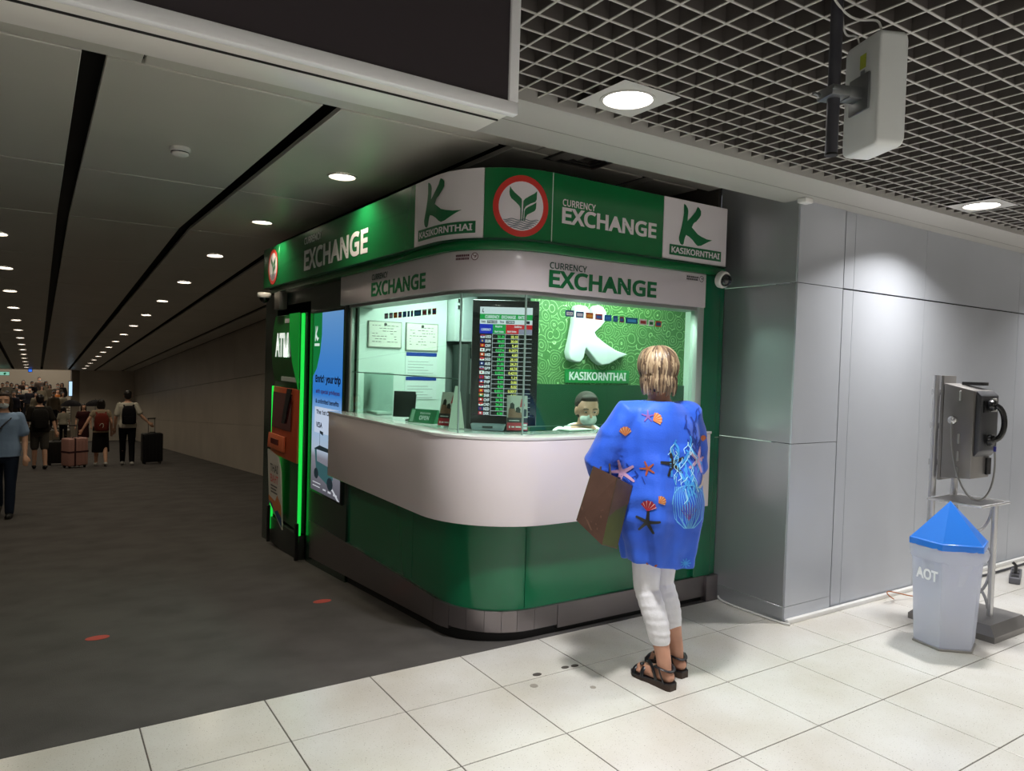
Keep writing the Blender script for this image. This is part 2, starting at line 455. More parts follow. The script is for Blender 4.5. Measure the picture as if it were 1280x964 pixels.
g = G(); g.box(3.472, 3.5, .03, 4.22, 2.2, 2.8); g.box(3.472, 3.5, 1.9, 4.22, -.4, 2.2); g.build('upper_wall', M('upper_wall_dark', '#57534e', .6), cw, smooth=False)
wl = root('wall_left')
g = G(); g.box(-7.1, -7.0, -.5, 46, -3, 3); g.build('wall', m_cwall, wl, smooth=False)
wf = root('wall_far')
g = G(); g.box(1.25, 4, 34.1, 34.3, -2.6, .72); g.build('wall', M('far_wall_grey', '#e6ddcf', .3, 0, var=.15, vscale=.8), wf, smooth=False)
g = G(); g.box(-9, 4, 34.05, 34.4, .70, 1.2); g.build('header', M('header_dark', '#2e2a26', .6), wf, smooth=False)
g = G(); g.box(-9, 6, 45.4, 45.6, -3, 2); g.build('end_wall', m_farwall, wf, smooth=False)
g = G(); g.box(-9, 6, 34.3, 45.5, 1.3, 1.4); g.build('end_ceiling', m_farwall, wf, smooth=False)
g = G(); g.box(.95, 1.3, 34.2, 35.6, -2.6, .8); g.build('pier', m_farwall, wf, smooth=False)
# corridor downlights
m_lamp2 = M('corridor_lamp', '#ffffff', .4, emit='#fff1dc', est=7)
for i, (x, y) in enumerate(CORR_LIGHTS):
    k = i//2
    side = 'right' if x > 0 else 'left'
    ords = ['first', 'second', 'third', 'fourth', 'fifth', 'sixth', 'seventh', 'eighth', 'ninth', 'tenth', 'eleventh', 'twelfth', 'thirteenth', 'fourteenth', 'fifteenth', 'last']
    t = downlight(x, y, ceil_z(y)-.004, False, .088, CORR_W, 'corridor_downlight', 'round corridor downlight, %s from the hall in the %s row' % (ords[k], side), 'corridor ceiling downlights', -math.atan(.069) if y > 4.3 else 0, mat=m_lamp2)
    lamp_in(t, 0, CORR_W, .088, 140, (1, .87, .68))
# added fill lights with no fixtures, brightening the far landing and crowd
for (x, y) in ((-3, 43.6), (0, 43.6), (3, 43.6), (-2, 37.2), (.3, 37.2)):
    ld = bpy.data.lights.new('landing', 'AREA'); ld.energy = 34 if y > 40 else 30; ld.size = 2.2; ld.color = (1, .92, .8)
    lo = bpy.data.objects.new('landing_fill', ld); COL.objects.link(lo); lo.location = (x, y, 1.27)
# enclosing walls behind the camera
wb = root('wall_back')
g = G(); g.box(-6.1, 12, -10.1, -10, 0, 3.1); g.build('wall', m_white, wb, smooth=False)
wx = root('wall_hall_left'); g = G(); g.box(-6.2, -6.1, -10, -.5, 0, 3.1); g.build('wall', m_white, wx, smooth=False)
wy = root('wall_hall_end'); g = G(); g.box(11.0, 11.1, -10, -.6, 0, 3.1); g.build('wall', m_white, wy, smooth=False)
# ================================================================== EXCHANGE BOOTH
PCX, PCY, PR = 1.975, .333, .4
def surf(s, z, o):
    r = PR+o; L = r*PI/2
    if s < 0: return Vector((PCX-r, PCY-s, z))
    if s < L:
        a = s/r; return Vector((PCX-r*math.cos(a), PCY-r*math.sin(a), z))
    return Vector((PCX+s-L, PCY-r, z))
def spath(s0, s1, o, da=7):      # s measured on the curve of offset o; returns matching (angle-based) stations
    r = PR+o; L = r*PI/2
    st = [s0]
    n = int(90/da)
    for k in range(n+1):
        s = L*k/n
        if s0+1e-4 < s < s1-1e-4: st.append(s)
    st.append(s1); return st
def sconv(s, o, o2):     # same place on a parallel curve
    L = (PR+o)*PI/2
    if s < 0: return s
    if s < L: return s*(PR+o2)/(PR+o)
    return (PR+o2)*PI/2+s-L
def strip(g, s0, s1, o_out, o_in, z0, z1):
    """solid band following the booth's plan; z0, z1 numbers or functions of the point"""
    Z0 = z0 if callable(z0) else (lambda p: z0); Z1 = z1 if callable(z1) else (lambda p: z1)
    rs = []
    for s in spath(s0, s1, o_out):
        a = surf(s, 0, o_out); b = surf(sconv(s, o_out, o_in), 0, o_in)
        rs.append([(a.x,a.y,Z0(a)), (b.x,b.y,Z0(b)), (b.x,b.y,Z1(b)), (a.x,a.y,Z1(a))])
    g.rings(rs, True, True); return g
def sL(o): return (PR+o)*PI/2
def sX(x, o): return sL(o)+x-PCX
def sY(y): return PCY-y
m_green = M('booth_green', '#0d6a45', .18, coat=.4)
m_sgreen = M('sign_green', '#116b38', .25, coat=.35)
m_swhite = M('sign_silver_white', '#cfc6cb', .3, coat=.3)
m_swhite2 = M('sign_white_vinyl', '#ddd6da', .35)
m_fascia = M('fascia_white', '#e9dfe2', .18, coat=.5)
m_steel = M('skirting_steel', '#8d8688', .3, .9)
m_dgreen = M('dark_green_panel', '#0b2a20', .25, coat=.3)
m_frame = M('grey_frame', '#8a8a88', .4, .3)
m_red = M('logo_red', '#c8342c', .35)
m_lgreen = M('logo_green', '#12653a', .35)
m_seam = M('seam_light', '#8fb59d', .4)
m_iwhite = M('booth_inner_white', '#dfeee6', .45)
m_glass = glass_mat('booth_glass', '#eefff8', 1.0)

booth = thing('exchange_booth', 'green currency exchange booth with curved white counter and illuminated glazed front', 'booth', (0, 0, 0))
def rz0(d): return lambda p: (ramp_z(p.y) if p.y > .2 else 0)+d
# base panels, skirting, toe kick
jo = -.02
js = [sY(1.88), -1.636, -.378, .55, 1.835, sX(3.25, jo)]
for a, b in zip(js[:-1], js[1:]):
    g = G(); strip(g, a+.002, b-.002, jo, jo-.03, .167, .69); g.build('base_panel', m_green, booth)
for s in js[1:-1]:
    g = G(); strip(g, s-.003, s+.003, jo-.004, jo-.02, .167, .69); g.build('joint_strip', m_seam, booth)
g = G(); strip(g, sY(2.66), -.045, 0, -.03, rz0(.055), .167); g.build('skirting', m_steel, booth)
cuts = [-.043, .12, .24, .345, .44, .53, .64, .8]
for a, b in zip(cuts[:-1], cuts[1:]):
    g = G(); strip(g, a, b-.002, 0, -.03, rz0(.055) if a < 0 else .05, .167); g.build('skirting', m_steel, booth)
g = G(); strip(g, .802, sX(3.36, 0), 0, -.03, .03, .167); g.build('skirting', m_steel, booth)
g = G(); strip(g, sY(4.1), sX(3.44, -.025), -.025, -.06, rz0(-.02), .08); g.build('toe_kick', m_black, booth)
# left dark wall with poster and cash machine recess
for b_ in ((1.578, 1.62, 1.82, 1.90, -.28, 2.16), (1.578, 1.62, 2.63, 2.76, -.28, 2.16), (1.578, 1.62, 3.78, 4.2, -.32, 2.16), (1.578, 1.62, 1.9, 2.63, -.2, .425), (1.578, 1.62, 1.9, 2.63, 1.93, 2.16), (1.578, 1.62, 2.76, 3.78, 2.02, 2.16), (1.62, 3.4, 4.16, 4.2, -.3, 2.54)):
    g = G(); g.box(*b_); g.build('dark_side_panel', m_dgreen, booth, smooth=False)
g = G(); g.box(1.6, 3.4, 1.83, 1.87, -.2, 2.16); g.build('partition', m_dgreen, booth, smooth=False)
# pillar at the right end
g = G(); g.box(3.245, 3.405, -.075, .03, .17, 2.19); g.build('corner_pillar', m_green, booth, bevel=.006)
g = G(); g.box(3.405, 3.465, -.06, .03, .17, 2.19); g.build('corner_pillar', m_green, booth, bevel=.006)
g = G(); g.box(3.36, 3.466, -.09, .03, 0, .169); g.build('skirting', m_steel, booth, bevel=.003)
g = G(); g.box(3.405, 3.466, -.066, .0, 1.087, 1.09); g.build('joint_strip', m_seam, booth)
# counter fascia and top
FO = .12
g = G(); strip(g, sY(1.90), sX(3.235, FO), FO, FO-.02, .665, 1.128); g.build('counter_fascia', m_fascia, booth, bevel=.004)
g = G(); strip(g, sY(1.895), sX(3.23, FO-.021), FO-.021, -.01, .672, .69); g.build('counter_underside', M('underside_grey', '#77716f', .5), booth)
g = G(); strip(g, sY(1.905), sX(3.24, FO+.004), FO+.004, -.20, 1.1285, 1.145); g.build('counter_top', M('counter_top_white', '#e6e4e2', .12, coat=.4), booth, bevel=.002)
for y in (1.885,):
    g = G(); g.box(1.465, 1.57, y, y+.012, .672, 1.128); g.build('fascia_end', m_fascia, booth)
g = G(); g.box(3.222, 3.235, -.165, -.09, .672, 1.128); g.build('fascia_end', m_fascia, booth)
# inner work surface
g = G(); g.box(1.9, 3.9, -.02, .28, .74, .77); g.build('work_surface', m_iwhite, booth, bevel=.003)
# glazing: left pane, corner pane, front pane
GZ0, GZ1 = 1.146, 1.915
A = (1.585, 1.80); B = (1.585, .155); Cc = (1.872, -.055); D = (3.19, -.055)
def pane(p, q, name='glass_pane', th=.006):
    g = G(); d = Vector((q[0]-p[0], q[1]-p[1], 0)).normalized(); nn = Vector((d.y, -d.x, 0))*th/2
    P = Vector((p[0], p[1], 0))+d*.004; Q = Vector((q[0], q[1], 0))-d*.004
    g.hexa([P-nn+Vector((0,0,GZ0)), Q-nn+Vector((0,0,GZ0)), Q+nn+Vector((0,0,GZ0)), P+nn+Vector((0,0,GZ0)), P-nn+Vector((0,0,GZ1)), Q-nn+Vector((0,0,GZ1)), Q+nn+Vector((0,0,GZ1)), P+nn+Vector((0,0,GZ1))])
    return g.build(name, m_glass, booth, smooth=False)
pane(A, B); pane(B, Cc); pane(Cc, D)
m_edge = M('glass_edge_green', '#7f9a90', .2)
for p in (B, Cc):
    g = G(); g.cyl((p[0], p[1], GZ0), (p[0], p[1], GZ1), .006, 10); g.build('glass_joint', m_edge, booth)
g = G(); g.box(3.19, 3.245, -.085, -.02, GZ0, 1.94); g.build('window_frame', M('frame_pale', '#b9c4bd', .35, .4), booth, bevel=.004)
g = G(); g.box(1.575, 1.61, 1.80, 1.83, GZ0, 1.94); g.build('window_frame', M('frame_pale', '#b9c4bd', .35, .4), booth, bevel=.004)
g = G(); g.box(1.56, 1.63, 1.83, 1.90, .69, 1.94); g.build('window_post', M('post_black', '#14201b', .3), booth, bevel=.004)
# low tray shield lines on the glass: shallow shelf rail
g = G(); g.box(1.587, 1.592, .16, 1.79, 1.44, 1.446); g.build('glass_rail', m_edge, booth)
g = G(); g.box(1.88, 3.18, -.058, -.052, 1.19, 1.195); g.build('glass_rail', m_edge, booth)
# header above the glass
g = G(); strip(g, sY(1.92), sX(3.25, .005), .005, -.16, 1.916, 1.936); g.build('window_head', m_frame, booth, bevel=.002)
# lower sign
LO = .03
g = G(); strip(g, sY(1.955), sX(3.24, LO), LO, LO-.03, 1.936, 2.148); low = g.build('lower_sign', m_swhite, booth, bevel=.003)
# green trim between the signs
g = G(); strip(g, sY(3.9), sX(3.40, .05), .05, -.1, 2.149, 2.199); g.build('sign_trim', m_sgreen, booth, bevel=.006)
g = G(); strip(g, sY(4.0), sX(3.36, .088), .088, .04, 2.197, 2.203); g.build('sign_trim', M('trim_dark', '#0d3a26', .4), booth)
# upper sign, split at its panel joints
UO = .08
UZ0, UZ1 = 2.203, 2.578
segs = [(sY(4.0), -3.136, m_sgreen), (-3.133, -.257, m_sgreen), (-.255, .357, m_swhite2), (.359, .742, m_sgreen), (.745, 1.572, m_sgreen), (1.574, 2.14, m_swhite2)]
up = []
for a, b, m in segs:
    g = G(); strip(g, a, b, UO, UO-.04, UZ0, UZ1); up.append(g.build('upper_sign_panel', m, booth, bevel=.002, seg=1))
g = G(); strip(g, .7415, .7455, UO+.0015, UO-.02, UZ0, UZ1); g.build('joint_strip', M('joint_pale', '#c9d6cc', .4), booth)
# roof
g = G(); g.box(1.64, 3.46, .1, 4.2, 2.55, 2.57); g.box(1.9, 3.44, -.03, .1, 2.55, 2.57); g.build('roof', M('roof_dark', '#26231f', .8), booth, smooth=False)
g = G(); strip(g, sY(4.0), sX(3.34, .02), .02, -.02, 2.15, 2.56); g.build('sign_backing', M('roof_dark', '#26231f', .8), booth)

# --- lettering on the signs (flat vinyl, 2 mm proud of the panel)
def on_sign(o, zoff=0, d=.0022):
    return lambda u, v: surf(u, v, o+d) if u < 0 else surf(u, v, o+d) if u > sL(o) + 1e-6 and False else surf(sconv(u, o, o+d), v, o+d)
U = on_sign(UO); Lw = on_sign(LO)
m_let = M('letter_silver', '#d9d4d6', .35)
m_letL = M('letter_green', '#0f6a3c', .35)
m_letD = M('letter_dark', '#23453a', .35)
def words_on(txt, s0, s1, z0, z1, fn, mat, parent, bold=0, step=.04, name='lettering', d=0):
    vs, fs = text2d(txt, s1-s0, z1-z0, bold)
    return decal(name, shift(vs, s0, z0), fs, fn, mat, parent, step)
words_on('CURRENCY', -2.375, -1.945, 2.475, 2.533, U, m_let, up[1], .022)
words_on('EXCHANGE', -2.37, -.975, 2.257, 2.428, U, m_let, up[1], .026)
words_on('CURRENCY', .809, 1.041, 2.408, 2.446, U, m_let, up[4], .014)
words_on('EXCHANGE', .807, 1.515, 2.312, 2.402, U, m_let, up[4], .026)
words_on('CURRENCY', -1.010, -.741, 2.076, 2.116, Lw, m_letD, low, .024)
words_on('EXCHANGE', -1.018, -.187, 1.965, 2.060, Lw, m_letL, low, .027)
words_on('CURRENCY', .693, .955, 2.068, 2.104, Lw, m_letD, low, .014)
words_on('EXCHANGE', .690, 1.503, 1.964, 2.062, Lw, m_letL, low, .027)
def k_sign(x0, x1, bx0, bx1, parent):
    vs, fs = k2d(x0, 2.300, x1, 2.554)
    decal('letter_k', vs, fs, U, m_lgreen, parent, .03)
    vs, fs = rect2d(bx0, 2.232, bx1, 2.296); decal('name_band', vs, fs, U, m_lgreen, parent, .03)
    f2 = on_sign(UO, 0, .0036)
    vs, fs = text2d('KASIKORNTHAI', (bx1-bx0)*.93, .038, .022)
    decal('lettering', shift(vs, bx0+(bx1-bx0)*.035, 2.245), fs, f2, m_swhite2, parent, .03)
k_sign(-.125, .229, -.198, .315, up[2])
k_sign(1.705, 2.003, 1.628, 2.090, up[5])
def bank_logo(cs, cz, r, fnf, parent, rx=None, small=False, col=None):
    rx = rx or r
    f0, f1, f2 = fnf(.0022), fnf(.0034), fnf(.0046)
    vs, fs = ring2d(cs, cz, .8, 1.0); vs = [(cs+(a-cs)*rx, cz+(b-cz)*r) for a, b in vs]
    decal('logo_ring', vs, fs, f0, col or m_red, parent, .015)
    vs, fs = ring2d(cs, cz, .001, .8); vs = [(cs+(a-cs)*rx, cz+(b-cz)*r) for a, b in vs]
    decal('logo_disc', vs, fs, f0, m_swhite2, parent, .015)
    parts = [([(cs+a*rx, cz+b*r) for a, b in p], [tuple(range(len(p)))]) for p in LEAF]
    vs, fs = many2d(parts); decal('logo_leaves', vs, fs, f1, col or m_lgreen, parent, .02)
    if small: return
    parts = []
    for k in range(6):
        yb = -.44-.055*k*1.05; hw = math.sqrt(max(.0, .78**2-yb**2))*.98
        n = 40; top = []; bot = []
        for i in range(n+1):
            x = -hw+2*hw*i/n; y = yb+.022*math.sin(x*14+k*.9)
            top.append((cs+x*rx, cz+(y+.011)*r)); bot.append((cs+x*rx, cz+(y-.011)*r))
        parts.append((top+bot, [(i, i+1, n+2+i, n+1+i) for i in range(n)]))
    vs, fs = many2d(parts); decal('logo_waves', vs, fs, fnf(.0034), M('wave_blue', '#35505f', .4), parent)
bank_logo(.561, 2.377, .163, lambda d: on_sign(UO, 0, d), up[3], .153)
bank_logo(-3.325, 2.385, .165, lambda d: on_sign(UO, 0, d), up[0], .165)
m_maroon = M('print_maroon', '#5a2a38', .4)
m_pdark = M('print_dark', '#2a2a2a', .4)
bank_logo(.262, 2.114, .021, lambda d: on_sign(LO, 0, d), low, .021, True, m_maroon)
bank_logo(1.895, 2.116, .020, lambda d: on_sign(LO, 0, d), low, .020, True, m_pdark)
def small_print(s0, s1, z0, z1, fn, mat, parent):
    random.seed(int(abs(s0)*1000))
    parts = []
    for r in range(2):
        za = z0+(z1-z0)*(.55 if r else 0); zb = za+(z1-z0)*.36; s = s0
        while s < s1-.006:
            w = random.uniform(.006, .012); parts.append(rect2d(s, za, min(s+w, s1), zb)); s += w+.003
    vs, fs = many2d(parts); decal('small_print', vs, fs, fn, mat, parent)
small_print(.138, .235, 2.098, 2.130, Lw, m_maroon, low)
small_print(1.76, 1.868, 2.102, 2.130, Lw, m_pdark, low)

# --- inside of the booth
def plan(o, z0, z1, name, mat):
    q = [surf(s_, 0, o) for s_ in spath(sY(1.82), sX(3.2, o), o)]; poly = [(p.x, p.y) for p in q]+[(3.9, q[-1].y), (3.9, 1.82)]
    g = G(); g.prism(poly, lambda u, v, d: (u, v, d), z0, z1); return g.build(name, mat, booth, smooth=False)
plan(-.07, .08, .095, 'inner_floor', M('inner_floor', '#5d6a62', .5))
plan(-.03, 2.155, 2.17, 'inner_ceiling', m_iwhite)
g = G(); g.box(3.5, 4.1, .02, 1.78, 2.155, 2.169); g.build('inner_ceiling', m_iwhite, booth, smooth=False)
m_panel_l = M('booth_light_panel', '#ffffff', .4, emit='#f2fff6', est=8)
for (x, y, w, d) in ((2.1, .95, .25, 1.1), (2.9, .38, 1.1, .22)):
    g = G(); g.box(x-w/2, x+w/2, y-d/2, y+d/2, 2.14, 2.1549); g.build('light_panel', m_panel_l, booth, smooth=False)
    ld = bpy.data.lights.new('booth_light', 'AREA'); ld.shape = 'RECTANGLE'; ld.size = w; ld.size_y = d; ld.energy = BOOTH_W; ld.color = (.93, 1, .93)
    lo = bpy.data.objects.new('lamp', ld); COL.objects.link(lo); lo.parent = booth; lo.location = (x, y, 2.137)
# white wall with the certificates, grey side of the doorway behind
g = G(); g.box(1.62, 2.345, 1.75, 1.79, 0, 2.155); g.build('white_wall', m_iwhite, booth, smooth=False)
g = G(); g.box(2.35, 4.1, 1.78, 1.82, 0, 2.155); g.build('inner_back_wall', M('inner_back_grey', '#6f7a76', .5), booth, smooth=False)
g = G(); g.box(4.06, 4.1, -.02, 1.8, 0, 2.155); g.build('inner_side_wall', m_iwhite, booth, smooth=False)
# feature wall: green printed panel with the big white letter
def pattern_green():
    m = M('feature_wall_green', '#45763f', .4)
    nt = m.node_tree; b = nt.nodes['Principled BSDF']
    tc = nt.nodes.new('ShaderNodeTexCoord')
    ns = nt.nodes.new('ShaderNodeTexNoise'); ns.inputs['Scale'].default_value = 5; ns.inputs['Detail'].default_value = 1
    ad = nt.nodes.new('ShaderNodeMix'); ad.data_type = 'VECTOR'; ad.inputs[0].default_value = .06
    nt.links.new(tc.outputs['Object'], ns.inputs['Vector']); nt.links.new(tc.outputs['Object'], ad.inputs[4]); nt.links.new(ns.outputs['Color'], ad.inputs[5])
    vo = nt.nodes.new('ShaderNodeTexVoronoi'); vo.inputs['Scale'].default_value = 10.5
    nt.links.new(ad.outputs[1], vo.inputs['Vector'])
    ma = nt.nodes.new('ShaderNodeMath'); ma.operation = 'MULTIPLY'; ma.inputs[1].default_value = 34
    si = nt.nodes.new('ShaderNodeMath'); si.operation = 'SINE'
    nt.links.new(vo.outputs['Distance'], ma.inputs[0]); nt.links.new(ma.outputs[0], si.inputs[0])
    rp = nt.nodes.new('ShaderNodeValToRGB'); rp.color_ramp.elements[0].position = .88; rp.color_ramp.elements[0].color = srgb('#45763f'); rp.color_ramp.elements[1].position = .97; rp.color_ramp.elements[1].color = srgb('#aed49c')
    nt.links.new(si.outputs[0], rp.inputs[0]); nt.links.new(rp.outputs[0], b.inputs['Base Color'])
    return m
KY = .85
g = G(); g.box(2.55, 4.06, KY, KY+.04, 0, 2.155); fw = g.build('feature_wall', pattern_green(), booth, smooth=False)
g = G(); KK = [(716,452),(710,449),(708,440),(711,425),(714,405),(715,386),(718,383),(727,384),(731,388),(731,402),(735,396),(737,384),(741,381),(747,383),(752,390),(751,400),(745,408),(738,415),(741,420),(752,428),(766,436),(781,440),(770,445),(757,453),(748,455),(741,450),(733,440),(728,434),(726,446),(722,452)]
vs, fs = [(2.822+(a-708)/(781-708)*.57, 1.545+(455-b)/(455-381)*.445) for a, b in KK], None
g.prism(vs, lambda u, v, d: (u, KY-.002-d, v), 0, .07); g.build('letter_k', M('letter_gloss_white', '#dcdfe2', .3, coat=.3), fw, bevel=.012, seg=3)
g = G(); g.box(2.84, 3.46, KY-.012, KY, 1.412, 1.512); nb = g.build('name_band', M('band_green', '#18833f', .35), fw, bevel=.002)
vs, fs = text2d('KASIKORNTHAI', .55, .062, .022)
decal('lettering', shift(vs, 2.875, 1.432), fs, lambda u, v: (u, KY-.0135, v), m_swhite2, fw)
g = G(); g.box(2.55, 4.06, KY-.012, KY, .9, 1.40); g.build('lower_panel', M('panel_deep_green', '#14452c', .4), fw, smooth=False)
ld = bpy.data.lights.new('wall_washer', 'AREA'); ld.shape = 'RECTANGLE'; ld.size = 1.2; ld.size_y = .05; ld.energy = 2.2; ld.color = (1, 1, .55)
lo = bpy.data.objects.new('lamp', ld); COL.objects.link(lo); lo.parent = booth; lo.location = (3.2, KY-.16, 2.14); lo.rotation_euler = (math.radians(32), 0, 0)
g = G(); g.box(2.6, 3.8, KY-.19, KY-.13, 2.141, 2.155); g.build('wall_washer', m_panel_l, booth, smooth=False)

# --- certificates, notices on the white wall
m_paper = M('paper', '#e8e6dc', .6)
def frame_doc(x0, x1, z0, z1, name, label, seed, bar=False):
    t = thing(name, label, 'notice', ((x0+x1)/2, 1.748, z0), 0)
    cx = (x0+x1)/2
    g = G(); g.box(x0-cx, x1-cx, -.012, 0, 0, z1-z0); g.build('frame', M('doc_frame', '#9a9c93', .4) , t, bevel=.002)
    g = G(); g.box(x0-cx+.008, x1-cx-.008, -.0135, -.0121, .008, z1-z0-.008); g.build('sheet', m_paper, t, smooth=False)
    random.seed(seed); parts = []
    w = x1-x0
    for r in range(7):
        zz = (z1-z0)*(.82-.1*r); a = -w/2+.03
        while a < w/2-.04:
            l = random.uniform(.01, .03); 
            if random.random() < .7: parts.append(rect2d(a, zz, a+l, zz+.004))
            a += l+.007
    vs, fs = many2d(parts); decal('print', vs, fs, lambda u, v: (u, -.0142, v), m_pdark, t)
    vs, fs = disc2d(0, (z1-z0)*.88, .012); decal('crest', vs, fs, lambda u, v: (u, -.0142, v), m_pdark, t)
    return t
frame_doc(1.685, 1.955, 1.628, 1.828, 'certificate', 'framed certificate on the white booth wall, the left one of the pair', 3)
frame_doc(1.99, 2.265, 1.615, 1.83, 'certificate', 'framed certificate on the white booth wall, right one above the blue strips', 5)
def blue_notice(z0, z1, lab):
    t = thing('notice_sheet', lab, 'notice', (2.13, 1.749, z0))
    g = G(); g.box(-.135, .135, -.004, 0, 0, z1-z0); g.build('sheet', M('sheet_white', '#e6efec', .6), t, smooth=False)
    g = G(); g.box(-.13, .13, -.006, -.0041, z1-z0-.03, z1-z0-.002); g.build('header', M('notice_blue', '#1d3f9a', .4), t, smooth=False)
    parts = [rect2d(-.115, .012+.022*k, .1-.04*(k % 3), .016+.022*k) for k in range(int((z1-z0-.05)/.022))]
    vs, fs = many2d(parts); decal('print', vs, fs, lambda u, v: (u, -.0048, v), M('print_grey', '#9aa6a2', .6), t)
blue_notice(1.43, 1.605, 'white notice with a dark blue heading strip, below the right certificate')
blue_notice(1.24, 1.418, 'white notice with dark blue heading strip, lowest on the white wall')

# --- payment card stickers on the glass
CARDS = ['#1d3f6e:#e8e8e8', '#27497a:#c9ccd4', '#a4412f:#d9933a', '#b23a35:#3f6fb0', '#1f5fa0:#3a7bbf', '#1e4f86:#447fb4', '#7a3a4a:#3a5a9a', '#16577e:#4aa3d8', '#d9d4cf:#a03a3a', '#f0f0f0:#3a7a4a', '#b5392f:#2a5a8a']
CW = [.062, .058, .058, .055, .055, .036, .034, .098, .062, .044, .052]
CT = ['VISA', '', '', '', '', '', '', '', '', '', '']
def card_row(fn, x0, z, slope, labels_side, parentloc):
    x = x0
    for k, (cc_, w) in enumerate(zip(CARDS, CW)):
        a, b = cc_.split(':')
        t = thing('card_sticker', ['', ''][0] or ('payment card sticker on the %s booth glass: %s' % (labels_side, ['navy and white', 'navy and silver', 'red and orange', 'red and blue', 'plain blue', 'narrow blue', 'narrow maroon', 'long cyan', 'pale with red edge', 'white and green', 'red and navy'][k])), 'sticker', (0, 0, 0), 0, 'payment card stickers on the booth glass')
        zz = z+slope*(x-x0)
        vs, fs = rect2d(x, zz, x+w, zz+.036); decal('ground', vs, fs, lambda u, v: fn(u, v, .0006), M('card_'+a, a, .4), t)
        vs, fs = rect2d(x+w*.14, zz+.008, x+w*.86, zz+.026); decal('mark', vs, fs, lambda u, v: fn(u, v, .0012), M('card_'+b, b, .4), t)
        if k == 0:
            vs, fs = text2d('VISA', w*.6, .012, .02); decal('lettering', shift(vs, x+w*.2, zz+.011), fs, lambda u, v: fn(u, v, .0018), M('card_navy', '#1d3f6e', .4), t)
        x += w+.014
card_row(lambda u, v, d: (u, -.0582-d, v), 2.14, 1.815, -.03, 'front', None)
card_row(lambda u, v, d: (1.5818-d, 1.20-u, v), 0.0, 1.812, 0, 'left', None)
# --- grey equipment cabinets in the gap behind
t = thing('equipment_cabinet', 'pale grey equipment cabinet high on the back wall between white wall and rate screen', 'cabinet', (2.44, 1.70, 1.70))
g = G(); g.box(-.09, .10, -.08, .075, 0, .42); g.build('case', M('cab_grey', '#c9d2d2', .4), t, bevel=.006)
g = G(); g.box(-.02, .10, -.083, -.0801, .02, .40); g.build('door', M('cab_grey2', '#b4bfc2', .4), t, bevel=.004)
for k in range(3):
    g = G(); g.box(-.07, -.055, -.083, -.0801, .25+.05*k, .28+.05*k); g.build('switch', m_pdark, t)
t = thing('filing_shelf', 'dark open shelf unit holding files behind the rate screen', 'shelf', (2.56, 1.60, .097))
g = G(); g.box(-.17, .35, -.12, .12, 0, .04); g.box(-.17, -.15, -.12, .12, .04, 1.58); g.box(.33, .35, -.12, .12, .04, 1.58); g.box(-.15, .33, .1, .12, .04, 1.58)
g.build('carcass', M('shelf_dark', '#23302c', .5), t)
for z in (.4, .8, 1.18, 1.56):
    g = G(); g.box(-.149, .329, -.12, .099, z, z+.02); g.build('shelf', M('shelf_dark', '#23302c', .5), t)
g = G(); g.box(-.12, .02, -.1, .06, 1.2, 1.47); tag(g.build('file_box', M('file_pale', '#8f9a98', .6)), 'pale file box on the upper level of the dark shelf', 'box').location = (2.56, 1.60, .098)

# ================================================================== RATE SCREEN (portrait, turned to the corner pane)
tv = thing('rate_screen', 'tall portrait screen in black frame listing currency exchange rates', 'screen', (2.05, .425, 0), -math.atan2(.588, .809))
g = G(); g.box(-.205, .205, -.02, .025, 1.155, 1.925); g.build('frame', M('screen_black', '#17151a', .25, coat=.3), tv, bevel=.006)
g = G(); g.box(-.04, .04, .026, .06, .1161, 1.5); g.box(-.2, .2, -.08, .2, .0965, .116); g.build('stand', m_pdark, tv)
SXL, SXR, SZ0, SZ1 = -.158, .165, 1.215, 1.882
def scr(name, col, est=1.0): return M('scr_'+name, '#000000', .3, emit=col, est=est)
g = G(); g.box(SXL, SXR, -.0215, -.0201, SZ0, SZ1); scrn = g.build('display', scr('black', '#050508'), tv, smooth=False)
W = SXR-SXL; Hh = SZ1-SZ0
def sp(u, v, d=.0004): return (SXL+u*W, -.0218-d, SZ1-v*Hh)
def cell(u0, v0, u1, v1, mat, name='cell', d=0.):
    vs, fs = rect2d(u0, v0, u1, v1); return decal(name, vs, fs, lambda u, v: sp(u, v, d), mat, tv)
def stxt(txt, u0, v0, w, h, mat, bold=.025, name='lettering', line=1., align='LEFT'):
    vs, fs = text2d(txt, w*W, h*Hh, bold, align, line=line)
    return decal(name, vs, fs, lambda u, v: sp(u0+u/W, v0+h-v/Hh, .0012), mat, tv)
cw_, cg, cb, cr = scr('white', '#e6e4ee', .9), scr('green', '#1fa04e', .9), scr('blue', '#1a2fc0', .9), scr('red', '#d02a32', .9)
cell(0, 0, 1, .065, cw_, 'title_bar'); cell(0, .065, 1, .115, cg, 'heading'); cell(0, .115, 1, .158, cw_, 'date_bar')
stxt('CURRENCY   EXCHANGE   RATES', .1, .076, .78, .03, cw_)
vs, fs = k2d(0, 0, .04, .045); decal('letter_k', vs, fs, lambda u, v: sp(.04+u, .056-v, .001), scr('ink', '#101020'), tv)
for u0, u1 in ((.14, .33), (.5, .66), (.88, .95)): cell(u0, .124, u1, .15, scr('ink', '#101020'), 'date_box', .0006)
stxt('Date', .03, .126, .08, .02, scr('ink', '#101020')); stxt('Time', .38, .126, .08, .02, scr('ink', '#101020'))
stxt('27 Nov 2022', .15, .128, .17, .017, cw_); stxt('14:08 PM', .515, .128, .13, .017, cw_)
cell(0, .158, .25, .245, cb, 'column_head'); cell(.25, .158, .5, .245, cg, 'column_head'); cell(.5, .158, 1, .2, cr, 'column_head'); cell(.5, .2, .745, .245, cr, 'column_head'); cell(.745, .2, 1, .245, scr('mauve', '#8f86a0'), 'column_head')
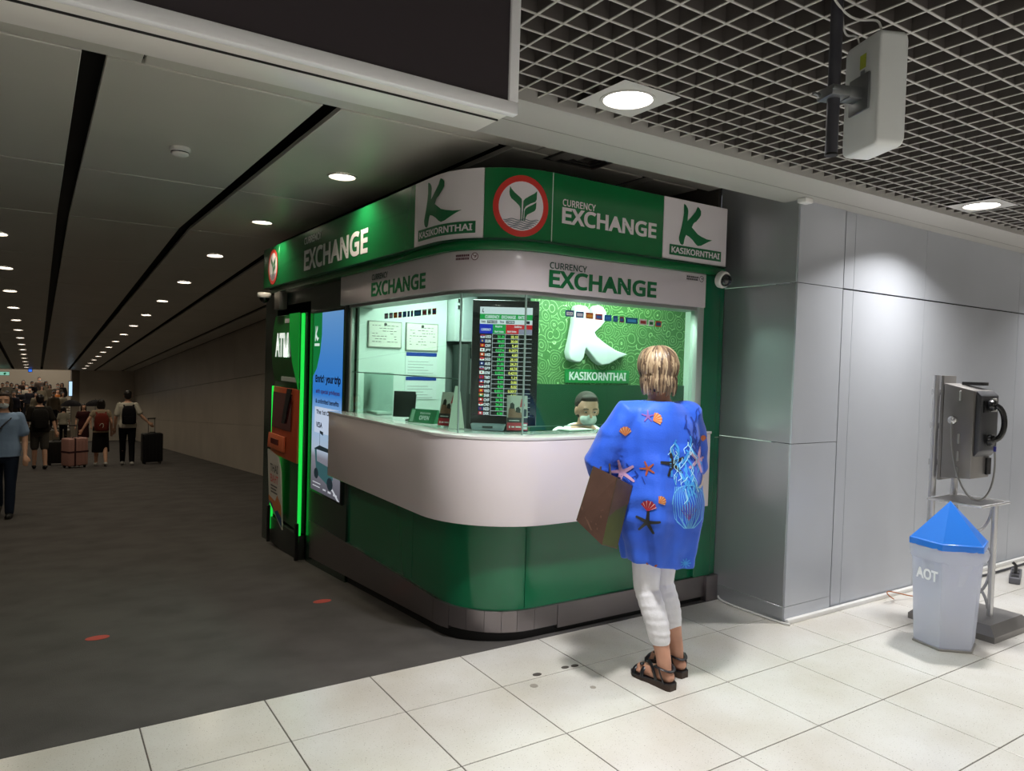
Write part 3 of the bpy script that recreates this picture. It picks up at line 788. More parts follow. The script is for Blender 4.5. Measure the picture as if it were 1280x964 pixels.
stxt('CURRENCY', .03, .198, .19, .022, cw_); stxt('Buying', .3, .168, .13, .024, cw_); stxt('Bank Notes', .29, .215, .17, .02, cw_); stxt('Selling', .66, .168, .14, .024, cw_); stxt('Bank Notes', .53, .212, .17, .02, cw_)
RATES = [('USD','32.26','35.10'),('EUR','34.03','36.06'),('CNY','4.97','5.41'),('JPY','0.2274','0.2671'),('HKD','4.03','4.60'),('SGD','24.41','26.10'),('AUD','21.66','24.21'),('GBP','39.39','44.74'),('KRW','0.0219','0.4219'),('TWD','0.98','1.21'),('PHP','0.51','0.66'),('MYR','6.58','8.02'),('VND','0.0011','0.0017'),('INR','0.35','0.52'),('CHF','34.70','38.10'),('CAD','24.20','26.50'),('NZD','20.10','22.90'),('DKK','4.30','5.10')]
FL = [('#b03040','#e0e0f0','#303a90'),('#20308a','#20308a','#d0b030'),('#c02020','#c02020','#e0b030'),('#f0f0f0','#f0f0f0','#c02030'),('#d05020','#d05020','#f0f0f0'),('#c83038','#f0f0f0','#c83038'),('#20307a','#20307a','#e0e0f0'),('#b8b8d0','#b03050','#30407a'),('#f0f0f0','#f0f0f0','#b03040'),('#b02030','#b02030','#20308a'),('#2040a0','#c03030','#f0f0f0'),('#b03040','#f0f0f0','#20307a'),('#c02020','#c02020','#f0d030'),('#d08030','#308040','#f0f0f0'),('#c02828','#c02828','#f0f0f0'),('#c03030','#f0f0f0','#c03030'),('#20307a','#20307a','#c03030'),('#b83040','#b83040','#f0f0f0')]
rh = (1-.25)/18
gt, yt = scr('rate_green', '#35c860', 1.1), scr('rate_yellow', '#e8e070', 1.1)
for k, ((c, b_, s_), (f1, f2, f3)) in enumerate(zip(RATES, FL)):
    v0 = .25+k*rh
    fl = cell(.02, v0+.006, .105, v0+rh/2, scr(f1, f1), 'flag', .0006); 
    cell(.02, v0+rh/2, .105, v0+rh-.006, scr(f2, f2), 'flag', .0006); cell(.045, v0+rh*.32, .075, v0+rh*.66, scr(f3, f3), 'flag', .0012)
    stxt(c, .115, v0+.01, .11, rh-.014, cw_, .035); 
    stxt(b_, .48-.027*len(b_), v0+.01, .027*len(b_), rh-.016, gt, .03); stxt(s_, .735-.027*len(s_), v0+.01, .027*len(s_), rh-.016, yt, .03)
for k in range(19):
    v0 = .248+k*rh; cell(.25, v0-.0015, 1, v0+.0015, cw_, 'rule', .0003)
for u in (.25, .495, .745): cell(u-.003, .248, u+.003, 1, cw_, 'rule', .0003)
cell(-.1, .985, 1.08, 1.0, scr('edge', '#1a1a20'), 'lower_edge', -.0002)
# ================================================================== THINGS OVERHEAD
# big dark display board hung from the ceiling at the top left
bd = thing('display_board', 'large hanging dark display board with silver frame, top left below the ceiling', 'display board', (-1.4, -1.66, 2.215))
m_alu = M('aluminium', '#f0f1f3', .35, .05)
XR = 2.13
g = G(); g.box(-2.2, XR-.012, .015, .20, .004, .40); g.build('housing', M('board_housing', '#e0ddd6', .3, .1), bd, bevel=.006)
g = G(); g.box(-2.16, XR-.03, -.004, .014, .034, .372); g.build('screen', M('board_screen', '#3a3438', .4, coat=.1), bd, smooth=False)
for nm, b in (('frame_rail', (-2.2, XR, -.012, .014, 0, .034)), ('frame_rail', (-2.2, XR, -.012, .014, .372, .405)), ('frame_rail', (XR-.03, XR, -.0121, .0141, .0341, .3719)), ('frame_rail', (-2.2, -2.16, -.0121, .0141, .0341, .3719))):
    g = G(); g.box(*b); g.build(nm, m_alu, bd, bevel=.003)
g = G(); g.box(-2.2, XR-.02, .06, .064, -.0005, .0042); g.build('seam', m_black, bd, smooth=False)
for x in (-1.2, .2, 1.6):
    g = G(); g.cyl((x, .1, .40), (x, .1, .80), .012, 10); g.build('hanger_rod', m_alu, bd)

# panel antenna on a pole
m_pole = M('pole_grey', '#56565e', .35, .6)
m_zinc = M('zinc', '#8b8e90', .35, .8)
an = thing('panel_antenna', 'white flat panel antenna bracketed to a grey pole under the grid ceiling', 'antenna', (1.53, -2.09, 2.16))
g = G(); g.cyl((0, 0, 0), (0, 0, .66), .0175, 16); g.build('pole', m_pole, an)
g = G(); g.cyl((0, 0, -.003), (0, 0, .003), .0185, 16); g.build('pole_cap', m_black, an)
fr_ = Matrix.Rotation(math.radians(-24), 3, 'Z')
def arot(p): return Vector((.118, -.05, .175)) + fr_ @ Vector(p)
g = G()
def rr2(w, h, r, n=5):
    o = []
    for cx, cy, a in ((w-r, h-r, 0), (-w+r, h-r, 90), (-w+r, -h+r, 180), (w-r, -h+r, 270)):
        for k in range(n+1): t = math.radians(a+90*k/n); o.append((cx+r*math.cos(t), cy+r*math.sin(t)))
    return o
prof = [(-.042, .955), (-.039, .985), (-.033, 1.0), (.034, 1.0), (.042, .97), (.046, .93)]
g.rings([[arot((d, u*k_, v*k_)) for u, v in rr2(.080, .160, .018)] for d, k_ in prof]); g.build('antenna_panel', M('antenna_white', '#dfe3e2', .35), an, ang=50)
g = G(); g.hexa([arot(p) for p in ((-.051,-.045,-.05),(-.0425,-.045,-.05),(-.0425,.045,-.05),(-.051,.045,-.05),(-.051,-.045,.055),(-.0425,-.045,.055),(-.0425,.045,.055),(-.051,.045,.055))]); g.build('mount_plate', m_zinc, an, bevel=.004)
g = G(); g.obox((.055, -.02, .175), (.05, .05, .034), Matrix.Rotation(math.radians(-20), 3, 'Z')); g.build('bracket_arm', m_zinc, an, bevel=.004)
g = G(); g.obox((0, 0, .172), (.062, .075, .03), Matrix.Rotation(math.radians(-20), 3, 'Z')); g.build('pole_clamp', m_zinc, an, bevel=.006)
for y in (-.03, .03):
    g = G(); g.cyl((-.05, y, .172), (.05, y, .172), .005, 8); g.build('bolt', m_zinc, an)
vs, fs = rect2d(-.02, .075, .008, .115); decal('label', vs, fs, lambda u, v: arot((-.0432, u, v)), M('label_yellow', '#a8b52c', .5), an)
vs, fs = rect2d(-.016, .045, .004, .07); decal('label', vs, fs, lambda u, v: arot((-.0432, u, v)), M('label_grey', '#8a9094', .5), an)
def bez(p, n=14):
    p = [Vector(q) for q in p]; o = []
    m_ = len(p)-1
    for i in range(n+1):
        t = i/n; q = [a.copy() for a in p]
        for r in range(m_):
            q = [q[j]*(1-t)+q[j+1]*t for j in range(len(q)-1)]
        o.append(q[0])
    return o
m_cable = M('cable_white', '#d4d4d0', .5)
g = G(); g.tube(bez([arot((0, -.02, .172)), arot((0, -.02, .26)), (.06, -.03, .34), (.0, -.02, .38), (-.05, 0, .46)]), .0035, 6); g.build('cable', m_cable, an)
g = G(); g.tube(bez([arot((-.02, .05, .172)), arot((-.03, .05, .23)), (.03, .0, .30), (.03, .0, .36), (.02, 0, .45)]), .003, 6); g.build('cable', m_cable, an)

# security cameras, sensor, smoke detector, vent
def dome_cam(loc, rz, label, r=.05, tilt=0):
    t = thing('security_camera', label, 'camera', loc, rz); t.rotation_euler = (tilt, 0, rz)
    g = G(); g.lathe([(r*1.0, 0), (r*1.06, -r*.1), (r*1.06, -r*.55), (r*.98, -r*.75), (r*.80, -r*.8)], n=24); g.build('housing', M('camera_white', '#dedad4', .4), t)
    g = G(); g.lathe([(r*.78, -r*.78), (r*.74, -r*1.05), (r*.55, -r*1.38), (r*.28, -r*1.52), (.001, -r*1.56)], n=20, caps=False); g.build('dome', M('camera_dome', '#151515', .08, coat=.6), t)
    g = G(); g.cyl((0, 0, -r*1.2), (0, r*.1, -r*1.6), r*.22, 12); g.build('lens', M('camera_lens', '#3a3a40', .1), t)
    return t
dome_cam((3.33, -.135, 2.125), 0, 'white dome security camera at the right end of the booth sign', .052, math.radians(-75))
dome_cam((1.45, 3.78, 2.145), 0, 'white dome security camera under the far left end of the sign', .06)
g = G(); g.box(-.04, .04, -.03, .03, -.03, 0); o = tag(g.build('motion_sensor', m_white, None, bevel=.008), 'tiny white sensor box under the soffit at the pier corner', 'sensor'); o.location = (3.46, -.645, 2.5745)
t = thing('smoke_detector', 'white round smoke detector on the corridor ceiling left of the first downlight', 'smoke detector', (.33, 1.35, 2.749))
g = G(); g.lathe([(.058, 0), (.058, -.018), (.052, -.022)], n=24); g.build('base', M('camera_white', '#dedad4', .4), t)
g = G(); g.lathe([(.05, -.0221), (.046, -.04), (.03, -.05), (.001, -.052)], n=24, caps=False); g.build('cover', M('camera_white', '#dedad4', .4), t)
g = G(); g.lathe([(.0505, -.026), (.0505, -.032)], n=24, caps=False); g.build('slot_ring', m_pdark, t)
t = thing('ceiling_vent', 'grey square air vent in the ceiling above the round logo', 'air vent', (2.3, -.02, 2.748))
g = G()
for a, b in ((.17, .14), (.12, .09), (.07, .045)):
    g.rings([[(x*k, y*k, z) for x, y in ((1,1),(-1,1),(-1,-1),(1,-1))] for k, z in ((a, 0), (b, -.02))], True, False)
g.build('louvre', M('vent_grey', '#8f8c86', .5), t, smooth=False)
g = G(); g.box(-.19, .19, -.19, .19, -.002, .0); g.build('frame', M('vent_dark', '#3f3c38', .5), t, smooth=False)

# ================================================================== CASH MACHINE
am = thing('cash_machine', 'green and orange cash machine with glowing green edges in the booth side', 'cash machine', (1.588, 3.27, ramp_z(3.27)))
m_ag = M('machine_green', '#0c5a2a', .3, coat=.3)
m_ag2 = M('machine_bright_green', '#12a03c', .3, coat=.3, emit='#0c9a34', est=.35)
m_or = M('machine_orange', '#b8502f', .4)
m_glow = M('edge_glow_green', '#18ff50', .4, emit='#20e850', est=.8)
g = G(); g.box(-.03, .0, -.44, .49, .26, 2.17); g.build('cabinet', m_ag, am, bevel=.01)
g = G(); g.box(-.05, .0, -.44, .49, .0, .24); g.build('plinth', M('machine_plinth', '#2a2f2c', .4), am, bevel=.004)
g = G(); g.rings([[(-.036-.03*math.sin(PI*k/8), .48, 1.55+.61*k/8), (-.036-.03*math.sin(PI*k/8), -.40, 1.55+.61*k/8), (-.031, -.40, 1.55+.61*k/8), (-.031, .48, 1.55+.61*k/8)] for k in range(9)]); g.build('sign_head', M('machine_head', '#1d6a2c', .3), am)
g = G(); g.prism([(-.40, 2.165), (-.1, 2.165), (-.12, 1.95), (-.22, 1.72), (-.36, 1.55), (-.40, 1.50)], lambda u, v, d: (-.067-d, u, v), 0, .006); g.build('sign_swoosh', m_ag2, am)
vs, fs = text2d('ATM', .42, .22, .03); decal('lettering', vs, fs, lambda u, v: (-.0735, .33-u, 1.78+v), M('sign_letter_lit', '#ffffff', .4, emit='#f4fff6', est=.7), am)
vs, fs = rect2d(.0, .0, .2, .04); decal('name_print', vs, fs, lambda u, v: (-.05, .12-u, 2.09+v), m_swhite2, am)
g = G(); g.box(-.05, -.031, -.33, .2, 1.56, 1.60); g.build('card_strip', M('strip_pale', '#c8d0c8', .4), am)
for y, z0, z1 in ((-.415, .18, 2.16), (.475, .12, 1.5)):
    g = G(); g.box(-.056, -.031, y-.014, y+.014, z0, z1); g.build('edge_light', m_glow, am, bevel=.004)
g = G(); g.hexa([(-.07,-.38,.86),(-.031,-.38,.86),(-.031,.45,.86),(-.07,.45,.86),(-.05,-.38,1.5),(-.031,-.38,1.5),(-.031,.45,1.5),(-.05,.45,1.5)]); fa = g.build('fascia', m_or, am, bevel=.006)
g = G(); g.hexa([(-.10,-.05,.92),(-.071,-.05,.92),(-.071,.45,.92),(-.10,.45,.92),(-.09,-.05,1.06),(-.071,-.05,1.06),(-.071,.45,1.06),(-.09,.45,1.06)]); kp = g.build('keypad_shelf', M('machine_orange2', '#cf6a44', .4), am, bevel=.006)
g = G(); g.box(-.104, -.098, .08, .32, .97, 1.02); g.build('keypad', M('key_dark', '#5a1f18', .4), kp)
g = G(); g.hexa([(-.075,-.2,1.12),(-.068,-.2,1.12),(-.068,.4,1.12),(-.075,.4,1.12),(-.066,-.2,1.45),(-.06,-.2,1.45),(-.06,.4,1.45),(-.066,.4,1.45)]); g.build('screen', M('machine_screen', '#5e1f22', .2, coat=.5), fa)
g = G(); g.hexa([(-.085,-.05,1.18),(-.076,-.05,1.18),(-.076,.05,1.18),(-.085,.05,1.18),(-.08,-.22,1.5),(-.07,-.22,1.5),(-.07,-.10,1.5),(-.08,-.10,1.5)]); g.build('side_guard', m_pdark, am)
bn = am
def bnf(u, v, d=0): return (-.055-.03*(v-.2)/.7-d, .44-u, v)
g = G(); g.prism([(0, .40), (.42, .20), (.42, .74), (.36, .86), (0, .90)], bnf, .0, .012); bn = g.build('advert_panel', M('banner_pale', '#cfcbc2', .6), am)
for txt, z, h in (('THAI', .70, .075), ('BAHT', .60, .075)):
    vs, fs = text2d(txt, .26, h, .02); decal('lettering', shift(vs, .08, z), fs, lambda u, v: bnf(u, v, .0125), [m_pdark, m_red][txt == 'BAHT'], bn)
vs, fs = many2d([rect2d(.08, .56-.03*k, .30-.03*(k % 2), .575-.03*k) for k in range(3)]); decal('small_print', vs, fs, lambda u, v: bnf(u, v, .0125), m_pdark, bn)
vs, fs = [(.0, .41), (.42, .25), (.42, .42), (.3, .50), (.22, .43), (.0, .46)], [(0, 1, 2, 3, 4, 5)]; decal('print', vs, fs, lambda u, v: bnf(u, v, .0128), M('banner_orange', '#c87a4a', .6), bn)
vs, fs = [(.0, .41), (.42, .22), (.42, .31), (.3, .36), (.2, .33), (.1, .40)], [(0, 1, 2, 3, 4, 5)]; decal('print', vs, fs, lambda u, v: bnf(u, v, .0134), M('banner_blue', '#2a4a78', .6), bn)
for y in (-.44, .46):
    g = G(); g.box(-.085, -.058, y-.015, y+.015, -.0, .35); g.build('foot', m_black, am)
g = G(); g.box(1.50, 1.574, 3.45, 3.62, 1.98, 2.14); tag(g.build('cable_box', M('box_grey', '#6f6c66', .4, .3), None, bevel=.005), 'grey metal connection box above the cash machine', 'box')

# ================================================================== LIT POSTER SCREEN
ps = thing('advert_screen', 'tall lit advertising screen with sky picture in the dark booth side', 'screen', (1.574, 2.265, .43))
g = G(); g.box(-.012, .04, -.365, .365, -.0, 1.495); g.build('frame', M('post_black', '#14201b', .3), ps, bevel=.004)
def poster_mat():
    m = M('poster_screen', '#000000', .15); nt = m.node_tree; b = nt.nodes['Principled BSDF']
    tc = nt.nodes.new('ShaderNodeTexCoord'); sx = nt.nodes.new('ShaderNodeSeparateXYZ'); nt.links.new(tc.outputs['Object'], sx.inputs[0])
    mr = nt.nodes.new('ShaderNodeMapRange'); mr.inputs[1].default_value = 0; mr.inputs[2].default_value = 1.5; nt.links.new(sx.outputs[2], mr.inputs[0])
    rp = nt.nodes.new('ShaderNodeValToRGB'); e = rp.color_ramp.elements
    e[0].position = 0; e[0].color = srgb('#55545e'); e[1].position = 1; e[1].color = srgb('#6ea4dc')
    for p, c in ((.2, '#8a8a96'), (.24, '#b8c8dc'), (.42, '#9cc6ee'), (.55, '#2c82dc'), (.75, '#4a8fdc')):
        n = e.new(p); n.color = srgb(c)
    nt.links.new(mr.outputs[0], rp.inputs[0]); nt.links.new(rp.outputs[0], b.inputs['Emission Color']); b.inputs['Emission Strength'].default_value = .75
    return m
g = G(); g.box(-.014, -.0121, -.345, .345, .02, 1.475); pm = g.build('display', poster_mat(), ps, smooth=False)
def pf(u, v, d=0): return (-.0146-d, .345-u*.69, .02+v*1.455)
def pd(name, poly, mat, d=0): return decal(name, poly, [tuple(range(len(poly)))], lambda u, v: pf(u, v, d), mat, ps)
def em(n, c, e=.8): return M('ad_'+n, '#000000', .3, emit=c, est=e)
pd('corner_panel', [(0, 1), (.3, 1), (.3, .88), (.25, .78), (.14, .69), (0, .64)], em('green', '#0f7a3c'))
vs, fs = k2d(.05, .84, .2, .93); decal('letter_k', vs, fs, lambda u, v: pf(u, v, .0006), em('white', '#dff5ea'), ps)
vs, fs = rect2d(.04, .815, .22, .83); decal('name_band', vs, fs, lambda u, v: pf(u, v, .0006), em('white', '#dff5ea'), ps)
def ptext(t, u0, v0, w, h, m, b=.03):
    vs, fs = text2d(t, w*.69, h*1.455, b); decal('lettering', vs, fs, lambda u, v: pf(u0+u/.69, v0+v/1.455, .0008), m, ps)
ink = em('ink', '#060c2c'); 
ptext('Enrich your trip', .1, .60, .86, .055, ink, .04); ptext('with special privileges', .12, .545, .82, .03, em('plum', '#3a2a60')); ptext('& unlimited benefits', .12, .495, .8, .025, ink)
pd('card_panel', [(.1, .475), (.94, .475), (.94, .33), (.1, .33)], em('card', '#c9d8ee'), .0004)
ptext('The 1st Card of', .16, .435, .7, .025, ink); ptext('VISA', .16, .36, .22, .03, ink, .03)
pd('mark', [(.6, .36), (.75, .36), (.75, .40), (.6, .40)], ink, .0008); pd('mark', [(.8, .36), (.92, .36), (.92, .40), (.8, .40)], ink, .0008)
dk = em('vehicle', '#23303a', .6)
pd('vehicle_roof', [(.1, .235), (.3, .262), (.72, .255), (.78, .235)], dk, .0004); pd('vehicle_body', [(.13, .235), (.2, .235), (.22, .17), (.6, .16), (.62, .235), (.7, .235), (.78, .1), (.6, .06), (.2, .1)], em('teal', '#3f6a70', .6), .0006)
pd('vehicle_wheel', [(.68+.1*math.cos(a*.4), .07+.035*math.sin(a*.4)) for a in range(16)], dk, .0009)
pd('vehicle_wheel', [(.2+.08*math.cos(a*.4), .1+.03*math.sin(a*.4)) for a in range(16)], dk, .0009)
pd('flag', [(.3, .262), (.31, .262), (.31, .33), (.42, .32), (.42, .34), (.3, .345)], dk, .0008)
pd('road_line', [(.7, .055), (.78, .05), (1, -.0), (.93, -.0)], em('line', '#c9ccd4'), .0004); pd('road_line', [(.6, .08), (.63, .08), (.78, .04), (.72, .04)], em('line', '#c9ccd4'), .0004)
vs, fs = many2d([rect2d(.08, .045, .36, .05), rect2d(.08, .025, .34, .03), rect2d(.45, .022, .55, .03), rect2d(.62, .02, .72, .03), rect2d(.8, .018, .92, .028)]); decal('small_print', vs, fs, lambda u, v: pf(u, v, .0008), em('line', '#c9ccd4'), ps)

# ================================================================== ON THE COUNTER (top at z = 1.146)
CT_ = 1.1462
# acrylic box
t = thing('acrylic_box', 'clear acrylic box at the left end of the counter behind the glass', 'box', (1.70, 1.56, CT_))
m_acr = glass_mat('acrylic', '#f4fbf8', 1.2)
for nm, b in (('side', (-.06, -.057, -.13, .13, 0, .30)), ('side', (.057, .06, -.13, .13, 0, .30)), ('end', (-.0568, .0568, -.13, -.127, 0, .30)), ('end', (-.0568, .0568, .127, .13, 0, .30)), ('bottom', (-.0568, .0568, -.1268, .1268, 0, .004))):
    g = G(); g.box(*b); g.build(nm, m_acr, t, smooth=False)
g = G(); g.box(-.05, .05, -.11, .08, .005, .02); tag(g.build('paper_slips', M('slip_white', '#dfe0dc', .6), None), 'white paper slips inside the clear acrylic box', 'paper').location = (1.70, 1.56, CT_)
# small black display seen from behind
t = thing('customer_display', 'small black monitor on a thin stand, left part of the counter', 'monitor', (1.66, 1.02, CT_), math.radians(-38))
g = G(); g.obox((0, 0, .105), (.145, .016, .17), Matrix.Rotation(math.radians(-6), 3, 'X')); g.build('screen', m_pdark, t, bevel=.004)
g = G(); g.tube([(.07, -.03, .004), (.074, -.02, .1), (.076, -.006, .17)], .005, 8); g.build('arm', m_pdark, t)
g = G(); g.lathe([(.045, 0), (.045, .006), (.03, .012), (.008, .014)], (.06, -.03, 0), 16); g.build('base', m_pdark, t)
# green OPEN sign
t = thing('open_sign', 'green OPEN tent sign lying on the counter behind the left glass', 'sign', (1.70, .80, CT_), math.radians(-62))
SN = M('open_green', '#20734a', .4)
g = G(); g.prism([(-.04, 0), (.04, 0), (.012, .085), (-.004, .085)], lambda u, v, d: (d, u, v), -.10, .10); g.build('card', SN, t, smooth=False)
def osf(u, v): return (-.095+u, -.0408+v*.036/.085, v+.0004)
vs, fs = text2d('Welcome', .08, .014, .01); decal('lettering', shift(vs, .07, .055), fs, osf, m_swhite2, t)
vs, fs = text2d('OPEN', .075, .026, .02); decal('lettering', shift(vs, .072, .02), fs, osf, m_swhite2, t)
vs, fs = rect2d(.004, .006, .03, .08); decal('stripe', vs, fs, osf, M('open_pale', '#8fb09a', .5), t)
# brochure holders
def brochure(loc, rz, label, wb=.11, h=.20):
    t = thing('brochure_holder', label, 'brochure holder', loc, rz)
    g = G(); g.box(-wb/2-.004, wb/2+.004, -.02, .03, 0, .004); g.box(-wb/2-.004, wb/2+.004, .03, .034, 0, h*.6); g.build('stand', m_acr, t, smooth=False)
    def bf(u, v, d=0): return (-wb/2+u*wb, -.0165+v*.05-d, .006+v*h)
    g = G(); g.hexa([bf(0,0,0), bf(1,0,0), bf(1,0,-.008), bf(0,0,-.008), bf(0,1,0), bf(1,1,0), bf(1,1,-.008), bf(0,1,-.008)]); g.build('brochure', M('brochure_grey', '#b9ada6', .5), t, smooth=False)
    def pg(poly, mat, d, name='print'): decal(name, poly, [tuple(range(len(poly)))], lambda u, v: bf(u, v, d), mat, t)
    pg([(0, 0), (1, 0), (1, .22), (0, .22)], M('brochure_red', '#b5283a', .4), .0006)
    pg([(0, .22), (1, .22), (1, .36), (0, .36)], M('brochure_dark', '#2e2226', .5), .0006)
    pg([(.05, .36), (.08, .6), (.2, .74), (.34, .68), (.42, .55), (.56, .6), (.7, .5), (.72, .36)], M('brochure_skin', '#8a5a48', .5), .0006)
    pg([(.14, .62), (.16, .76), (.26, .8), (.36, .74), (.36, .62)], M('brochure_hair', '#1e1412', .5), .0012)
    pg([(.42, .52), (.44, .64), (.56, .68), (.66, .6), (.64, .5)], M('brochure_hair', '#1e1412', .5), .0012)
    pg([(.62, .66), (.7, .9), (.8, .94), (.86, .7)], M('brochure_red2', '#b8404a', .5), .0012)
    pg([(.76, .4), (.84, .62), (.96, .6), (.94, .4)], M('brochure_blk', '#3a3436', .5), .0012)
    pg([(.78, .03), (.97, .03), (.97, .19), (.78, .19)], m_swhite2, .0012)
    vs, fs = many2d([rect2d(.1, .07, .16, .13), rect2d(.22, .08, .36, .12), rect2d(.42, .08, .68, .12), rect2d(.1, .27, .6, .29)]); decal('small_print', vs, fs, lambda u, v: bf(u, v, .0013), m_swhite2, t)
    return t
brochure((1.71, .52, CT_), math.radians(-58), 'brochure holder with red based leaflet beside the green OPEN sign')
brochure((1.97, .145, CT_), math.radians(-28), 'brochure holder with red based leaflet at the booth corner before the rate screen', .12)
t = thing('paper_stand', 'folded white card tent standing beside the left brochure holder', 'card', (1.70, .385, CT_), math.radians(-60))
g = G(); g.hexa([(-.035,-.03,0),(.035,-.03,0),(.035,-.028,0),(-.035,-.028,0),(-.014,.0,.25),(.014,.0,.25),(.014,.002,.25),(-.014,.002,.25)]); g.build('front_leaf', m_paper, t, smooth=False)
g = G(); g.hexa([(-.035,.034,0),(.035,.034,0),(.035,.036,0),(-.035,.036,0),(-.014,.0025,.25),(.014,.0025,.25),(.014,.0045,.25),(-.014,.0045,.25)]); g.build('rear_leaf', m_paper, t, smooth=False)
t = thing('cash_tray', 'grey plastic cash tray below the rate screen', 'tray', (1.85, .27, CT_), math.radians(-36))
g = G(); g.rings([[(x*k, y*k, z) for x, y in rr2(.10, .05, .012)] for k, z in ((.92, 0), (1, .03), (1, .034), (.96, .034), (.9, .01))]); g.build('tray_body', M('tray_grey', '#8d949c', .4), t, ang=50)
g = G(); g.box(-.03, .03, -.052, -.046, .014, .026); g.build('grip', m_pdark, t)
t = thing('clipboard', 'white sheets on a flat clipboard lying on the counter before the seated clerk', 'paper', (2.36, .09, CT_), math.radians(8))
g = G(); g.box(-.11, .11, -.05, .05, 0, .004); g.build('board', M('board_green', '#3f6a55', .5), t)
g = G(); g.box(-.10, .10, -.045, .045, .0042, .009); g.build('sheets', m_paper, t, smooth=False)
t = thing('sanitizer_bottle', 'small pump bottle on the counter at the right end of the booth front', 'bottle', (3.06, -.12, CT_))
g = G(); g.lathe([(.018, 0), (.02, .004), (.02, .07), (.008, .085), (.008, .10)], n=16); g.build('bottle', M('bottle_clear', '#cfd8d4', .2), t)
g = G(); g.lathe([(.009, .1005), (.009, .115), (.004, .118), (.004, .135)], n=12); g.cyl((0, 0, .135), (-.03, 0, .132), .004, 8); g.build('pump', m_white, t)
# clerk's desk things
g = G(); g.box(-.18, .18, -.02, .02, 0, .20); o = tag(g.build('desk_monitor', m_pdark, None, bevel=.006), 'back of a dark desk monitor beside the seated clerk', 'monitor'); o.location = (2.42, .34, .905)
o['label'] = 'dark desk monitor left of the seated clerk inside the booth'
g = G(); g.box(-.08, .08, -.06, .06, 0, .01); g.box(-.02, .02, -.01, .01, .01, .14); o2 = g.build('monitor_foot', m_pdark, o); o2.location = (0, .0, -.134)
# ================================================================== PAYPHONE STAND
m_inox = M('stainless', '#cfcfd0', .22, .7)
m_inoxd = M('stainless_dark', '#8b8886', .35, .6, var=.1, vscale=6)
ph = thing('payphone_stand', 'stainless steel payphone on a tube stand with scroll bars beside the steel wall', 'payphone', (4.28, -1.43, 0))
def L(x, y, z): return (x-4.28, y+1.43, z)
g = G(); g.rings([[L(x, y, z) for x, y in ((4.28+i, -1.43+i), (4.78-i, -1.43+i), (4.78-i, -.93-i), (4.28+i, -.93-i))] for i, z in ((0, .0), (0, .035), (.045, .085))]); g.build('base_plate', m_inoxd, ph, smooth=False)
g = G(); g.tube([L(4.365, -1.0, .085), L(4.365, -1.0, 1.545)], .021, 14); g.build('tall_pole', m_inox, ph)
for z in (1.44, 1.23, 1.0):
    g = G(); g.cyl(L(4.365, -1.0, z-.018), L(4.365, -1.0, z+.018), .0265, 14); g.build('pole_collar', m_inox, ph)
    g = G(); g.cyl(L(4.365, -1.0, z-.004), L(4.365, -1.075, z-.012), .006, 8); g.build('collar_bolt', m_pdark, ph)
g = G(); g.tube([L(4.545, -1.045, .085), L(4.545, -1.045, 1.1)], .02, 14); g.build('rear_pole', m_inox, ph)
g = G(); g.tube([L(4.515, -1.30, .085), L(4.515, -1.30, .775)], .017, 14); g.build('front_post', m_inox, ph)
X0, X1, Y0, Y1 = 4.30, 4.53, -1.25, -1.075
g = G(); g.hexa([L(X0, Y0, .93), L(X1, Y0, .93), L(X1, Y1, .915), L(X0, Y1, .915), L(X0, Y0, 1.46), L(X1, Y0, 1.46), L(X1, Y1, 1.50), L(X0, Y1, 1.50)])
pb = g.build('phone_housing', m_inoxd, ph, bevel=.008)
g = G(); g.box(X0-4.28, X1-4.28-.08, Y1+1.43, Y1+1.43+.02, .90, 1.545); g.build('back_plate', m_inoxd, ph, bevel=.004)
g = G(); g.hexa([L(X0+.02, Y0-.03, 1.10), L(X1+.012, Y0-.03, 1.10), L(X1+.012, Y0-.001, 1.06), L(X0+.02, Y0-.001, 1.06), L(X0+.02, Y0-.03, 1.43), L(X1+.012, Y0-.03, 1.43), L(X1+.012, Y0-.001, 1.46), L(X0+.02, Y0-.001, 1.46)]); g.build('front_panel', M('phone_panel', '#55565a', .4, .5), pb, bevel=.005)
g = G(); g.box(.14, .24, .20, .31, 1.49, 1.51); g.build('top_keypad', M('key_black', '#1c1c1e', .4), pb, bevel=.003)
for r in range(4):
    for c in range(3):
        g = G(); x = X0+.15-4.28+c*.022; z = 1.40-r*.022; g.box(x, x+.015, .143, .1495, z, z+.015); g.build('key', M('key_white', '#d6d6d4', .4), pb, smooth=False)
g = G(); g.box(X0-4.28+.05, X0-4.28+.11, .144, .1495, 1.33, 1.40); g.build('display', M('key_black', '#1c1c1e', .4), pb, smooth=False)
g = G(); g.box(X1-4.28-.055, X1-4.28-.005, .168, .1795, .95, 1.05); g.build('coin_return', M('key_black', '#1c1c1e', .4), pb, smooth=False)
for z in (1.425, 1.165, 1.06, .965):
    g = G(); g.box(.0115, .0205, .25, .262, z-.03, z+.03); g.build('side_slot', M('slot_pale', '#a9a9a6', .4, .5), pb, bevel=.003)
g = G(); g.lathe([(.026, 0), (.024, .012), (.012, .02), (.001, .021)], n=16, caps=False)
kn = g.build('cord_boss', m_inox, pb); kn.location = L(4.30, -1.135, 1.275); kn.rotation_euler = (0, -PI/2, 0)
m_hs = M('handset_black', '#121214', .25, coat=.3)
g = G(); xh = X0+.105-4.28
g.tube(bez([(xh, .125, 1.375), (xh+.03, .07, 1.385), (xh+.055, .055, 1.27), (xh+.03, .07, 1.15), (xh-.005, .125, 1.17)], 16), [.016]*17, 10); g.build('handset_grip', m_hs, pb)
